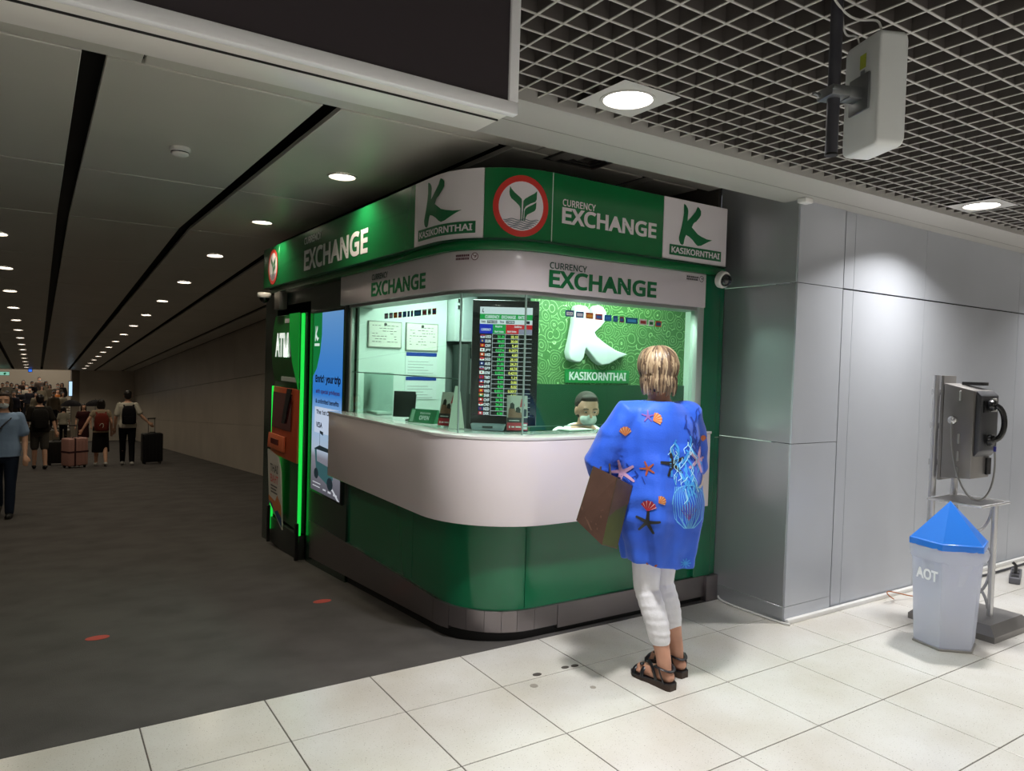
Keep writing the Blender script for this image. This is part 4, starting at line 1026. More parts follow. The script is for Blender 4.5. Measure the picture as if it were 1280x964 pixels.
for z, d in ((1.375, 1), (1.165, -1)):
    g = G(); g.lathe([(.034, 0), (.036, .012), (.03, .028), (.012, .034)], n=16); o = g.build('handset_cup', m_hs, pb); o.location = (xh+.0, .137, z); o.rotation_euler = (PI/2, 0, 0)
g = G(); g.box(xh+.03, xh+.075, .125, .149, 1.155, 1.185); g.build('hook', m_hs, pb, bevel=.005)
g = G(); g.cyl((xh+.01, .105, 1.13), (xh+.01, .105, 1.10), .008, 8); g.build('cord_collar', M('collar_blue', '#2a2a86', .4), pb)
g = G(); g.tube(bez([(xh+.01, .105, 1.105), (xh+.03, .09, .85), (xh-.10, .09, .70), (-.05, .2, .72), (-.03, .27, .98), (.0, .29, 1.15), (.005, .295, 1.27)], 34), .0055, 8); g.build('steel_cord', M('cord_steel', '#a3a3a1', .3, .8), ph)
# shelf with tube rim
SX0, SX1, SY0, SY1, SZ = 4.235, 4.585, -1.345, -1.045, .785
g = G(); g.box(SX0-4.28, SX1-4.28, SY0+1.43, SY1+1.43, SZ-.004, SZ+.003); g.build('shelf', m_inoxd, ph, smooth=False)
q = [L(SX0, SY0, SZ), L(SX1, SY0, SZ), L(SX1, SY1, SZ), L(SX0, SY1, SZ)]
for i in range(4):
    g = G(); g.limb([q[i], q[(i+1) % 4]], [.008, .008], 8); g.build('shelf_rim', m_inox, ph)
A_ = Vector(L(4.545, -1.045, 0)); B_ = Vector(L(4.515, -1.30, 0))
def arc(u0, z0, ru, rz, a0, a1, n=16):
    D_ = B_-A_; o = []
    for k in range(n+1):
        t = math.radians(a0+(a1-a0)*k/n); o.append(A_+D_*(u0+ru*math.cos(t))+Vector((0, 0, z0+rz*math.sin(t))))
    g = G(); g.tube(o, .009, 8); g.build('scroll_bar', m_inox, ph)
arc(.5, .77, .44, .19, 180, 360); arc(.5, .40, .46, .17, 20, 130); arc(.32, .36, .62, .20, -85, 75); arc(.5, .10, .45, .16, 10, 110)

# ================================================================== WASTE BIN
bn_c = (4.035, -1.27)
bi = thing('waste_bin', 'translucent hexagonal waste bin with blue pointed lid and AOT lettering', 'bin', (bn_c[0], bn_c[1], 0))
def hexr(R, z, off=18): return [(R*math.cos(math.radians(off+60*k)), R*math.sin(math.radians(off+60*k)), z) for k in range(6)]
def trans_mat(name, col, a):
    m = bpy.data.materials.new(name); m.use_nodes = True; nt = m.node_tree; nt.nodes.clear()
    out = nt.nodes.new('ShaderNodeOutputMaterial'); tr = nt.nodes.new('ShaderNodeBsdfTransparent'); tr.inputs[0].default_value = (.95, .96, 1, 1)
    df = nt.nodes.new('ShaderNodeBsdfDiffuse'); df.inputs[0].default_value = srgb(col); tl = nt.nodes.new('ShaderNodeBsdfTranslucent'); tl.inputs[0].default_value = srgb(col)
    gl = nt.nodes.new('ShaderNodeBsdfGlossy'); gl.inputs['Roughness'].default_value = .18
    m1 = nt.nodes.new('ShaderNodeMixShader'); m1.inputs[0].default_value = .5; m2 = nt.nodes.new('ShaderNodeMixShader'); m2.inputs[0].default_value = a; m3 = nt.nodes.new('ShaderNodeMixShader'); m3.inputs[0].default_value = .06
    nt.links.new(df.outputs[0], m1.inputs[1]); nt.links.new(tl.outputs[0], m1.inputs[2]); nt.links.new(tr.outputs[0], m2.inputs[1]); nt.links.new(m1.outputs[0], m2.inputs[2]); nt.links.new(m2.outputs[0], m3.inputs[1]); nt.links.new(gl.outputs[0], m3.inputs[2]); nt.links.new(m3.outputs[0], out.inputs[0])
    return m
m_bin = trans_mat('bin_translucent', '#f4f6fb', .40); m_bag = trans_mat('liner_translucent', '#f6f8fb', .4)
g = G(); g.rings([hexr(.158, .004), hexr(.165, .02), hexr(.195, .57), hexr(.191, .57), hexr(.161, .02)], True, True); g.build('bin_body', m_bin, bi, smooth=False)
g = G(); g.rings([hexr(.168, 0), hexr(.172, .006), hexr(.170, .012), hexr(.163, .012)], True, False); g.build('foot_rim', M('bin_foot', '#8d8a84', .5), bi, smooth=False)
m_blue = M('bin_blue', '#2f7fe8', .28, coat=.3)
g = G(); g.rings([hexr(.212, .572), hexr(.212, .606), hexr(.200, .612), hexr(.195, .575)], True, False); g.build('lid_rim', m_blue, bi, bevel=.004)
hv = [Vector(p) for p in hexr(.203, .61)]; pk = Vector((0, 0, .825))
def lidface(i, mat, th=.004, name='lid_face', sink=0):
    a, b = hv[i], hv[(i+1) % 6]; n_ = (b-a).cross(pk-a).normalized()*th
    g = G(); g.add([a, b, pk, a-n_, b-n_, pk-n_], [(0, 1, 2), (5, 4, 3), (0, 3, 4, 1), (1, 4, 5, 2), (2, 5, 3, 0)]); return g.build(name, mat, bi, smooth=False)
for i in range(6): lidface(i, m_blue if i in (2, 3, 4) else m_bin)
g = G()
for k in range(3): pass
random.seed(3); rs = []
for z, dr in ((.50, -.004), (.525, .002), (.555, .004), (.572, .0)):
    rs.append([((.193+dr+random.uniform(-.004, .010))*math.cos(2*PI*k/36), (.193+dr+random.uniform(-.004, .010))*math.sin(2*PI*k/36), z+random.uniform(-.006, .006)) for k in range(36)])
g = G(); g.rings(rs, True, False); g.build('liner_edge', m_bag, bi)
random.seed(9)
g = G(); rs = []
for i, (z, r) in enumerate(((.03, .13), (.10, .145), (.2, .15), (.32, .155), (.45, .172), (.5, .185))):
    rs.append([((r+random.uniform(-.02, .008))*math.cos(2*PI*k/20), (r+random.uniform(-.02, .008))*math.sin(2*PI*k/20), z) for k in range(20)])
g.rings(rs, True, False); g.build('liner', m_bag, bi)
g = G()
for k in range(26):
    a = random.uniform(0, 2*PI); r = random.uniform(0, .09); s_ = random.uniform(.02, .04)
    R_ = Euler((random.uniform(0, 3), random.uniform(0, 3), 0)).to_matrix()
    g.ell((r*math.cos(a), r*math.sin(a), .05+.1*random.random()**1.5), (s_, s_*.8, s_*.6), 7, 5, R_)
ru = g.build('litter', M('litter_grey', '#a79c90', .8, var=.5, vscale=14, vcol='#6a5a4c'), bi); ru['kind'] = 'stuff'
p0 = Vector(hexr(.165, .02)[2]); p1 = Vector(hexr(.165, .02)[3]); q0 = Vector(hexr(.195, .57)[2]); q1 = Vector(hexr(.195, .57)[3])
def bf_(u, v):
    a = p0.lerp(q0, v); b = p1.lerp(q1, v); p = a.lerp(b, u); n_ = (p1-p0).cross(q0-p0).normalized(); 
    if n_.dot(p) < 0: n_ = -n_
    return p + n_*.006
vs, fs = text2d('AOT', .80, .115, .03); decal('lettering', [(u*.93+.15, v+.66) for u, v in vs], fs, bf_, M('bin_letter', '#f6f7fa', .5), bi)

# ================================================================== CABLES, MARKS ON THE FLOOR
g = G(); g.tube(bez([(3.455, -.11, .03), (3.43, -.13, .01), (3.42, -.2, .012), (3.44, -.3, .01), (3.42, -.4, .012), (3.455, -.5, .008), (3.43, -.62, .008), (3.47, -.655, .008)], 30), .006, 6)
tag(g.build('white_cable', m_cable, None), 'loose white cable lying along the side foot of the pier', 'cable')
g = G(); g.tube(bez([(4.55, -.69, .01), (4.4, -.78, .05), (4.3, -.70, .12), (4.5, -.66, .10), (4.62, -.72, .01), (4.8, -.75, .008)], 24), .004, 6)
tag(g.build('orange_cable', M('cable_orange', '#a8653a', .5), None), 'thin orange cable loop on the floor behind the bin', 'cable')
g = G(); g.tube(bez([(5.6, -.68, .012), (5.8, -.76, .012), (6.0, -.66, .012), (6.3, -.78, .012), (6.6, -.66, .012), (7.2, -.70, .012)], 30), .009, 6)
tag(g.build('dark_cable', M('cable_dark', '#3b3b40', .5), None), 'dark cable along the wall foot behind the payphone', 'cable')
t = thing('power_strip', 'dark grey power strip on the floor by the wall behind the payphone', 'power strip', (5.95, -.86, 0), .35)
g = G(); g.box(-.19, .19, -.035, .035, 0, .045); g.build('body', M('strip_grey', '#5c5c62', .5), t, bevel=.006)
for k in range(3):
    g = G(); g.box(-.14+.11*k, -.08+.11*k, -.025, .025, .0452, .05); g.build('socket', m_pdark, t)
g = G(); g.tube([(-.02, 0, .05), (-.025, .0, .11), (-.03, .02, .13)], .012, 8); g.build('plug', m_pdark, t)
for i, (x, y, w, d) in enumerate(((1.724, -.47, .05, .035), (1.898, -.47, .045, .03), (1.954, -.478, .045, .03), (1.638, -.566, .04, .04), (1.876, -.719, .03, .03))):
    lb = ['dark scuff sticker on the tile joint nearest the booth corner', 'left one of two close dark sticker remains on the tile joint', 'right one of two close dark sticker remains on the tile joint', 'faint grey sticker remnant on the tile nearest the carpet edge', 'faint grey sticker remnant nearest the woman on the tiles'][i]
    vs, fs = disc2d(0, 0, w/2, d/2, 12); g = G(); g.prism(vs, lambda u, v, dd: (u, v, dd), .0002, .0012)
    tag(g.build('floor_mark', M('mark_dark' if i < 3 else 'mark_grey', '#4a443e' if i < 3 else '#9a948a', .7), None, smooth=False), lb, 'floor mark').location = (x, y, 0)
for i, (x, y) in enumerate(((-.06, 1.365), (1.265, 1.395))):
    vs, fs = disc2d(0, 0, .062, .045, 20); g = G(); g.prism(vs, lambda u, v, dd: (u, v, dd-.072*v), .0006, .0022)
    tag(g.build('floor_sticker', M('sticker_red', '#b8493e', .6), None, smooth=False), ['red distancing sticker on the carpet, the one further left', 'red distancing sticker on the carpet nearer the booth'][i], 'floor sticker', 'red carpet stickers').location = (x, y, ramp_z(y))
# ================================================================== PEOPLE
def voxel(g, size, it=2, name='body'):
    me = g.mesh('v'); ob = bpy.data.objects.new('v', me); COL.objects.link(ob)
    r = ob.modifiers.new('r', 'REMESH'); r.mode = 'VOXEL'; r.voxel_size = size; r.use_smooth_shade = True
    if it:
        s_ = ob.modifiers.new('s', 'SMOOTH'); s_.iterations = it; s_.factor = .5
    bpy.context.view_layer.update()
    dg = bpy.context.evaluated_depsgraph_get()
    m2 = bpy.data.meshes.new_from_object(ob.evaluated_get(dg)); m2.name = name
    bpy.data.objects.remove(ob); bpy.data.meshes.remove(me)
    m2.materials.clear()
    return m2
def vput(name, g, size, it, mat, parent):
    me = voxel(g, size, it, name); me.materials.append(mat)
    me.polygons.foreach_set('use_smooth', [True]*len(me.polygons))
    o = bpy.data.objects.new(name, me); COL.objects.link(o); o.parent = parent; return o
def ringz(z, hw, hd, cx=0, cy=0, n=20, p=2.3):
    o = []
    for k in range(n):
        a = 2*PI*k/n; c, s_ = math.cos(a), math.sin(a)
        o.append((cx+hw*math.copysign(abs(c)**(2/p), c), cy+hd*math.copysign(abs(s_)**(2/p), s_), z))
    return o
SKIN = {'light': '#d9a98c', 'mid': '#b5835f', 'pink': '#d8a08a'}
TORSO = [(.80, .10, .085, 0), (.86, .155, .11, 0), (.94, .172, .122, -.012), (1.05, .145, .102, -.005), (1.14, .140, .100, 0), (1.26, .162, .112, .0), (1.35, .168, .105, -.005), (1.41, .13, .085, -.012), (1.45, .07, .06, -.01)]
def hand(g, w, d, side, k, fine):
    """palm and five fingers; w wrist, d direction of the hand"""
    d = Vector(d).normalized(); s_ = d.cross(Vector((0, 1, .2))).normalized()*side; n_ = s_.cross(d).normalized()
    w = Vector(w)
    g.limb([w, w+d*.045*k, w+d*.085*k], [.024*k, .031*k, .030*k], 10)
    if not fine:
        g.limb([w+d*.08*k, w+d*.15*k], [.026*k, .018*k], 8); g.limb([w+d*.03*k+s_*.025*k, w+d*.09*k+s_*.045*k], [.012*k, .010*k], 6); return
    for i, (off, ln) in enumerate(((-.027, .060), (-.009, .072), (.009, .078), (.026, .070))):
        b = w+d*.082*k+s_*off*k
        g.limb([b, b+d*ln*.5*k+n_*.004*k, b+d*ln*.8*k+n_*.016*k, b+d*ln*.95*k+n_*.03*k], [.0095*k, .009*k, .0082*k, .007*k], 8)
    b = w+d*.03*k+s_*.026*k
    g.limb([b, b+d*.03*k+s_*.022*k, b+d*.065*k+s_*.026*k+n_*.008*k], [.012*k, .011*k, .0085*k], 8)
def head(g, c, k, yaw=0, pitch=0):
    R = Euler((pitch, 0, yaw)).to_matrix(); c = Vector(c)
    def P(x, y, z): return c + R @ Vector((x*k, y*k, z*k))
    g.ell(P(0, -.008, .03), (.076*k, .096*k, .088*k), 18, 12, R)
    g.ell(P(0, .022, -.035), (.056*k, .068*k, .075*k), 16, 10, R)
    g.limb([P(0, .085, .012), P(0, .105, -.022)], [.008*k, .013*k], 8)          # nose
    g.limb([P(-.02, .078, -.058), P(.02, .078, -.058)], [.009*k, .009*k], 8)     # mouth
    g.limb([P(-.04, .076, .03), P(.04, .076, .03)], [.011*k, .011*k], 8)         # brow
    for s_ in (-1, 1):
        g.ell(P(.076*s_, -.008, -.008), (.012*k, .02*k, .032*k), 8, 6, R)
    return P
def figure(name, label, loc, rz, H, o):
    k = H/1.7; vx = o.get('vox', .02)
    root_ = thing(name, label, 'person', loc, rz, o.get('group'))
    hx = .088
    J = {}
    low = []
    for s_, key in ((-1, 'legL'), (1, 'legR')):
        a, b = o.get(key, (0, 0)); a = math.radians(a); b = math.radians(b)
        h = Vector((hx*s_, 0, .90)); kn = h+Vector((0.0, .43*math.sin(a), -.43*math.cos(a))); an_ = kn+Vector((0, .40*math.sin(a-b), -.40*math.cos(a-b)))
        J[key] = (h, kn, an_); low.append(an_.z)
    dz = .075-min(low)
    up = Vector((0, 0, dz))
    lean = o.get('lean', 0)
    def T(p):      # upper body
        p = Vector(p); 
        q = p-Vector((0, 0, .9)); q = Matrix.Rotation(-lean, 3, 'X') @ q
        return (q+Vector((0, 0, .9))+up)*k
    def Lg(p): return (Vector(p)+up)*k
    arms = {}
    for s_, key in ((-1, 'armL'), (1, 'armR')):
        el, wr = o.get(key, ((.235*s_, -.02, 1.10), (.25*s_, .08, .86)))
        arms[key] = (T((.165*s_, -.01, 1.375)), T(el), T(wr))
    skin = M('skin_'+o.get('skin', 'light'), SKIN[o.get('skin', 'light')], .5)
    # body: one continuous surface
    g = G()
    g.rings([[T(p) for p in ringz(z, hw, hd, 0, cy)] for z, hw, hd, cy in TORSO])
    g.limb([T((0, -.012, 1.42)), T((0, .0, 1.52))], [.056*k, .05*k], 12)
    yaw, pit = o.get('look', (0, 0))
    hc = T((0, .008, 1.585)); P = head(g, hc, k, yaw, pit - lean)
    for key in ('legL', 'legR'):
        h, kn, an_ = J[key]
        m1 = h.lerp(kn, .5); m2 = kn.lerp(an_, .35)+Vector((0, -.012, 0))
        g.limb([Lg(h), Lg(m1), Lg(kn), Lg(m2), Lg(an_)], [.088*k, .076*k, .055*k, .054*k, .037*k], 12)
        a, b = o.get(key, (0, 0)); ft = math.radians(max(-35, min(25, (a-b))))*.8
        fd = Vector((0, math.cos(ft), math.sin(ft)))
        g.limb([Lg(an_+Vector((0, -.03, -.035))), Lg(an_+Vector((0, .05, -.035))+fd*.02), Lg(an_+Vector((0, -.01, -.045))+fd*.16)], [.034*k, .036*k, .028*k], 10)
    for s_, key in ((-1, 'armL'), (1, 'armR')):
        sh, el, wr = arms[key]
        g.limb([sh, sh.lerp(el, .5), el, el.lerp(wr, .35), wr], [.052*k, .046*k, .038*k, .037*k, .025*k], 10)
        hd_ = o.get('hand'+key[-1]) or (wr-el)
        hand(g, wr, hd_, s_, k, vx < .013)
    vput('body', g, vx, 2, skin, root_)
    # top
    infl = o.get('loose', .014)
    g = G()
    z0 = o.get('hem', .86)
    tr = [(z, hw, hd, cy) for z, hw, hd, cy in TORSO if z > z0 and z < 1.44]
    w0 = max(.172, tr[0][1]); tr = [(z0, w0, .122, -.008)] + tr + [(1.435, .088, .068, -.012)]
    g.rings([[T(p) for p in ringz(z, hw+infl, hd+infl, 0, cy)] for z, hw, hd, cy in tr])
    sl = o.get('sleeve', .55)
    for key in ('armL', 'armR'):
        sh, el, wr = arms[key]
        if sl <= 0: continue
        if sl <= 1: g.limb([sh, sh.lerp(el, sl*.6), sh.lerp(el, sl)], [(.055+infl*.45)*k, (.053+infl*.6)*k, (.05+infl*.8)*k], 10)
        else: g.limb([sh, sh.lerp(el, .6), el, el.lerp(wr, min(.92, sl-1))], [(.054+infl*.5)*k, (.05+infl*.5)*k, (.042+infl*.6)*k, (.032+infl*.6)*k], 10)
    vput('top', g, vx*.95, 2, o['top'], root_)
    # lower garment
    g = G(); bt = o.get('bottom', 'trousers')
    g.rings([[T(p) if z > .9 else Lg(p) for p in ringz(z, hw+.012, hd+.012, 0, cy)] for z, hw, hd, cy in ((.755, .11, .09, 0), (.80, .15, .11, 0), (.86, .168, .12, 0), (.94, .174, .124, -.012), (1.02, .16, .112, -.01))])
    if bt == 'skirt':
        zl = o.get('skirt_to', .42)
        g.rings([[Lg(p) for p in ringz(z, hw, hd)] for z, hw, hd in ((zl, .20, .17), (.65, .19, .15), (.9, .178, .128))])
    else:
        for key in ('legL', 'legR'):
            h, kn, an_ = J[key]
            if bt == 'shorts': g.limb([Lg(h), Lg(h.lerp(kn, .5)), Lg(h.lerp(kn, .92))], [.098*k, .094*k, .088*k], 12)
            else: g.limb([Lg(h), Lg(h.lerp(kn, .5)), Lg(kn), Lg(kn.lerp(an_, .5)), Lg(an_+Vector((0, 0, .02)))], [.096*k, .085*k, .068*k, .064*k, .055*k], 12)
    vput('lower_garment', g, vx*.95, 2, o['low'], root_)
    # shoes
    for key in ('legL', 'legR'):
        h, kn, an_ = J[key]; a, b = o.get(key, (0, 0)); ft = math.radians(max(-35, min(25, (a-b))))*.8
        fd = Vector((0, math.cos(ft), math.sin(ft)))
        g = G(); g.limb([Lg(an_+Vector((0, -.035, -.03))), Lg(an_+Vector((0, .05, -.032))+fd*.02), Lg(an_+Vector((0, -.01, -.044))+fd*.175)], [.043*k, .045*k, .034*k], 10)
        vput('shoe', g, vx*.8, 1, o['shoes'], root_)
    # hair
    R = Euler((pit-lean, 0, yaw)).to_matrix()
    def HP(x, y, z): return hc + R @ Vector((x*k, y*k, z*k))
    g = G(); st = o.get('hair_style', 'short')
    g.ell(HP(0, -.026, .046), (.084*k, .092*k, .084*k), 18, 12, R)
    g.ell(HP(0, -.05, .0), (.079*k, .062*k, .085*k), 16, 10, R)
    g.ell(HP(0, .035, .09), (.060*k, .042*k, .026*k), 12, 8, R)
    if st in ('long', 'bob'):
        zl = -.30 if st == 'long' else -.13
        g.rings([[HP(x, y, z) for x, y, z in ringz(zz, hw, hd, 0, cy)] for zz, hw, hd, cy in ((zl, .075, .03, -.06), (zl*.5, .092, .045, -.05), (0, .09, .06, -.04), (.06, .07, .07, -.03))])
        for s_ in (-1, 1): g.limb([HP(.07*s_, .01, .05), HP(.082*s_, .012, -.03), HP(.078*s_, .0, zl*.75)], [.024*k, .024*k, .018*k], 8)
    vput('hair', g, vx*.85, 1, o['hair'], root_)
    if o.get('mask'):
        g = G(); g.ell(HP(0, .045, -.052), (.060*k, .058*k, .046*k), 14, 9, R); g.ell(HP(0, .088, -.03), (.020*k, .022*k, .026*k), 10, 7, R)
        vput('face_mask', g, vx*.7, 1, o['mask'], root_)
    if o.get('eyes'):
        for s_ in (-1, 1):
            g = G(); g.ell(HP(.031*s_, .080, .006), (.012*k, .008*k, .0045*k), 10, 6, R); g.build('eye', M('eye_white', '#b9b0a8', .4), root_)
            g = G(); g.ell(HP(.031*s_, .0865, .006), (.005*k, .003*k, .0042*k), 8, 6, R); g.build('iris', M('iris_dark', '#2a1a12', .2), root_)
            g = G(); g.limb([HP(.016*s_, .088, .026), HP(.03*s_, .09, .031), HP(.048*s_, .082, .026)], [.003*k]*3, 6); g.build('eyebrow', o['hair'], root_)
    return root_, T, arms, k
def cl(name, col, r=.8): return M('cloth_'+name, col, r, bump=.25, bscale=30, spec=.2)
H_BLK = M('hair_black', '#17120f', .45); H_BRN = M('hair_brown', '#2b1c14', .7)
SH_B = M('shoe_black', '#121212', .5); SH_W = M('shoe_white', '#c9c6c0', .6)
MASKW = M('mask_white', '#dfe6e6', .7)

# --- corridor walkers
lady = figure('person', 'woman in pale blue shirt and white face mask walking out at left edge', (-.695, 7.62, ramp_z(7.62)), PI*.97, 1.56, dict(vox=.011, top=cl('pale_blue', '#8fa9c9'), low=cl('navy_jean', '#1a2334'), shoes=SH_B, hair=H_BRN, hair_style='long', mask=MASKW, legL=(14, 4), legR=(-14, 12), sleeve=.75, loose=.03, hem=.84, skin='light', eyes=True))[0]
g = G(); g.tube([(-.13, -.04, 1.27), (-.08, .10, 1.24), (.02, .155, 1.12), (.12, .16, 1.0), (.19, .10, .88)], .013, 8, flat=.4)
g.build('bag_strap', M('strap_dark', '#15161c', .6), lady)
figure('person', 'person in dark shirt and grey shorts seen from behind, left of the pink suitcase', (-.29, 16.45, ramp_z(16.45)), .1, 1.71, dict(vox=.012, top=cl('charcoal', '#26231f'), low=cl('grey_short', '#4c4943'), bottom='shorts', shoes=SH_B, hair=H_BLK, legL=(10, 4), legR=(-10, 14), sleeve=.8, loose=.03, skin='light', armR=((.26, -.05, 1.10), (.30, -.10, .88))))
figure('person', 'woman in beige top and black skirt pulling the pink suitcase', (.94, 16.58, ramp_z(16.58)), .05, 1.60, dict(vox=.012, top=cl('beige', '#9a8a72'), low=cl('black_skirt', '#120f10'), bottom='skirt', skirt_to=.36, shoes=SH_W, hair=H_BLK, hair_style='bob', legL=(8, 4), legR=(-12, 16), sleeve=.35, loose=.01, armL=((-.30, -.05, 1.14), (-.40, -.02, .95))))
figure('person', 'man in white T-shirt and black trousers seen from behind pulling the black suitcase', (1.50, 16.5, ramp_z(16.5)), -.05, 1.81, dict(vox=.012, top=cl('white_tee', '#c9c4b4'), low=cl('black_trouser', '#0f0f12'), shoes=SH_W, hair=H_BLK, legL=(10, 6), legR=(-8, 12), sleeve=.75, loose=.02, armR=((.27, -.08, 1.14), (.42, -.10, .98))))
figure('person', 'small person in pale shirt and black trousers behind the pink suitcase', (.63, 33.4, ramp_z(33.4)), 0, 1.52, dict(vox=.02, top=cl('pale_grey', '#a39d8c'), low=cl('black_trouser', '#0f0f12'), shoes=SH_W, hair=H_BLK, legL=(10, 4), legR=(-10, 10), sleeve=.8, loose=.025))
figure('person', 'person in dark maroon dress further down behind the woman with red backpack', (1.05, 26.5, ramp_z(26.5)), PI, 1.58, dict(vox=.02, top=cl('maroon', '#3a1a1c'), low=cl('maroon2', '#33171a'), bottom='skirt', shoes=SH_B, hair=H_BLK, hair_style='long', sleeve=.6, loose=.02))
def backpack(loc, rz, w, h, d, mat, label, cord=False):
    t = thing('backpack', label, 'backpack', loc, rz)
    g = G()
    g.rings([[(x, y-d/2, z) for x, y in rr2(w/2*kx, d/2*ky, min(w, d)*.28)] for z, kx, ky in ((0, .85, .8), (h*.06, 1, 1), (h*.5, 1.02, 1.05), (h*.8, .95, .95), (h*.94, .75, .75), (h, .45, .5))]); g.build('bag', mat, t, ang=60)
    g = G(); g.rings([[(x, y-d*1.03, z) for x, y in rr2(w*.36*kx, d*.2, .02)] for z, kx in ((h*.08, .9), (h*.12, 1), (h*.4, 1), (h*.45, .9))]); g.build('front_pocket', mat, t, ang=60)
    for s_ in (-1, 1):
        g = G(); g.tube([(s_*w*.30, -d*.1, h*.9), (s_*w*.34, .06, h*1.03), (s_*w*.38, .20, h*.85), (s_*w*.42, .21, h*.5), (s_*w*.42, .02, h*.15)], .02, 8, flat=.5); g.build('strap', mat, t)
    if cord:
        g = G(); g.tube(bez([(-.06, -d*1.25, h*.32), (.0, -d*1.3, h*.6), (.05, -d*1.3, h*.35), (.0, -d*1.3, h*.2)], 10), .008, 6); g.build('cord', M('cord_pale', '#c9bda8', .6), t)
    return t
backpack((.94, 16.42, ramp_z(16.5)+.86), .05, .29, .42, .16, cl('rust_red', '#6e2a20'), 'rust red backpack worn by the woman with pink suitcase', True)
backpack((1.51, 16.33, ramp_z(16.5)+1.02), -.05, .30, .44, .17, cl('pack_black', '#0d0d10'), 'black backpack worn by the man in white T-shirt')
backpack((-.29, 16.28, ramp_z(16.45)+.95), .1, .32, .45, .17, cl('pack_dark', '#1c1a18'), 'dark backpack worn by the person in grey shorts')
def suitcase(loc, rz, w, d, h, mat, label, strap=None, hh=.42):
    t = thing('suitcase', label, 'suitcase', loc, rz)
    g = G(); g.box(-w/2, w/2, -d/2, d/2, .055, h); g.build('shell', mat, t, bevel=.035, seg=4, ang=60)
    g = G()
    for j in range(5):
        x = -w*.36+j*w*.18; g = G(); g.box(x-.008, x+.008, -d/2-.005, -d/2+.001, .11, h-.06); g.build('rib', mat, t)
    for sx in (-1, 1):
        for sy in (-1, 1):
            g = G(); g.cyl((sx*w*.38-.012, sy*d*.32, .028), (sx*w*.38+.012, sy*d*.32, .028), .028, 12); g.build('wheel', SH_B, t)
            g = G(); g.box(sx*w*.38-.02, sx*w*.38+.02, sy*d*.32-.02, sy*d*.32+.02, .0285, .06); g.build('wheel_fork', SH_B, t)
    hd_ = M('handle_grey', '#7d7a74', .4, .5)
    for s_ in (-1, 1):
        g = G(); g.cyl((s_*w*.16, d*.25, h), (s_*w*.16, d*.25, h+hh), .008, 8); g.build('handle_tube', hd_, t)
    g = G(); g.limb([(-w*.18, d*.25, h+hh), (w*.18, d*.25, h+hh)], [.014, .014], 8); g.build('handle', SH_B, t)
    g = G(); g.tube([(-.07, -.02, h-.004), (-.06, -.02, h+.025), (.06, -.02, h+.025), (.07, -.02, h-.004)], .01, 8); g.build('top_grip', SH_B, t)
    if strap:
        g = G(); g.box(-w/2-.004, w/2+.004, -d/2-.007, d/2+.007, h*.52, h*.58); g.build('belt', strap, t, bevel=.003)
        g = G(); g.box(-w*.22, -w*.14, -d/2-.0075, d/2+.0075, .05, h+.004); g.build('belt', strap, t, bevel=.003)
    return t
suitcase((.40, 16.35, ramp_z(16.35)+.001), .5, .46, .32, .70, M('case_pink', '#b5877c', .4), 'large pink hard suitcase with dark crossed luggage belts', M('belt_maroon', '#3a1a20', .6), .28)
suitcase((2.05, 16.55, ramp_z(16.55)+.001), .1, .46, .28, .76, M('case_black', '#101014', .4), 'black suitcase pulled by the man at right', None, .36)
suitcase((.06, 17.6, ramp_z(17.6)+.001), .2, .38, .25, .60, M('case_dark', '#151310', .5), 'small dark suitcase beside the person in grey shorts', None, .3)
# umbrella-like dark hats behind: two dark parasols
for i, (x, y, lb) in enumerate(((.70, 27.3, 'dark folding umbrella held left behind the red backpack'), (1.44, 27.0, 'dark umbrella held right behind the red backpack, above the crowd'))):
    t = thing('umbrella', lb, 'umbrella', (x, y, ramp_z(y)))
    g = G(); g.lathe([(.33, 1.53), (.30, 1.60), (.2, 1.69), (.08, 1.74), (.001, 1.75)], n=10, caps=False); g.lathe([(.32, 1.53), (.19, 1.68), (.001, 1.74)], n=10, caps=False); g.build('canopy', cl('umbrella_dark', '#141216'), t)
    g = G(); g.cyl((0, 0, .95), (0, 0, 1.78), .008, 8); g.build('shaft', m_pdark, t)
# --- crowd on the far steps: six built figures, the rest copies
CROWD = [(-1.79,41.5,'#23201f','dark hooded coat'),(-1.59,41.2,'#8f8778','beige jacket'),(-1.43,42,'#2e2a30','black jumper'),(-1.17,40.5,'#6f675c','grey brown coat'),(-.94,43.5,'#3d2b24','dark brown coat'),(-.75,39,'#b5ab98','cream top'),(-.62,38.5,'#1e1d22','black shirt'),(-.22,44,'#4d4038','brown jacket'),(-.13,40.5,'#9c9078','tan sweater'),(.06,42,'#aaa08a','pale linen shirt'),(.23,41.5,'#8a7d68','khaki jacket'),(.56,40.4,'#5c5248','taupe coat'),(.50,38,'#b0642a','orange top'),(.30,35.6,'#8c8070','light brown top'),(.78,42.0,'#2c2826','dark coat'),(-1.02,37.5,'#15151a','black hoodie'),(-.36,37,'#7d735f','olive shirt'),(-.54,41.6,'#191618','black dress'),(-1.21,36.6,'#2a2730','navy jacket'),(-1.45,35.6,'#1a191c','black T-shirt'),(.68,37.0,'#a0957e','pale jacket'),(-1.95,38.2,'#4a3c34','dark tan coat'),(-2.0,36.2,'#8d8a86','grey jumper')]
protos = []
def step_z(y): 
    if y < 34.9: return -2.46
    return -2.05+min(8, int((y-34.9)/1.15))*.052
PO = [dict(legL=(8, 2), legR=(-8, 8)), dict(armR=((.24, .08, 1.12), (.12, .26, 1.18))), dict(legL=(-8, 10), legR=(9, 3), hair_style='bob'), dict(armL=((-.24, .08, 1.12), (-.1, .26, 1.15)), hair_style='long'), dict(hair_style='long', bottom='skirt', skirt_to=.5), dict(hair_style='short', sleeve=1.8)]
GRP = 'people in the crowd on the far steps'
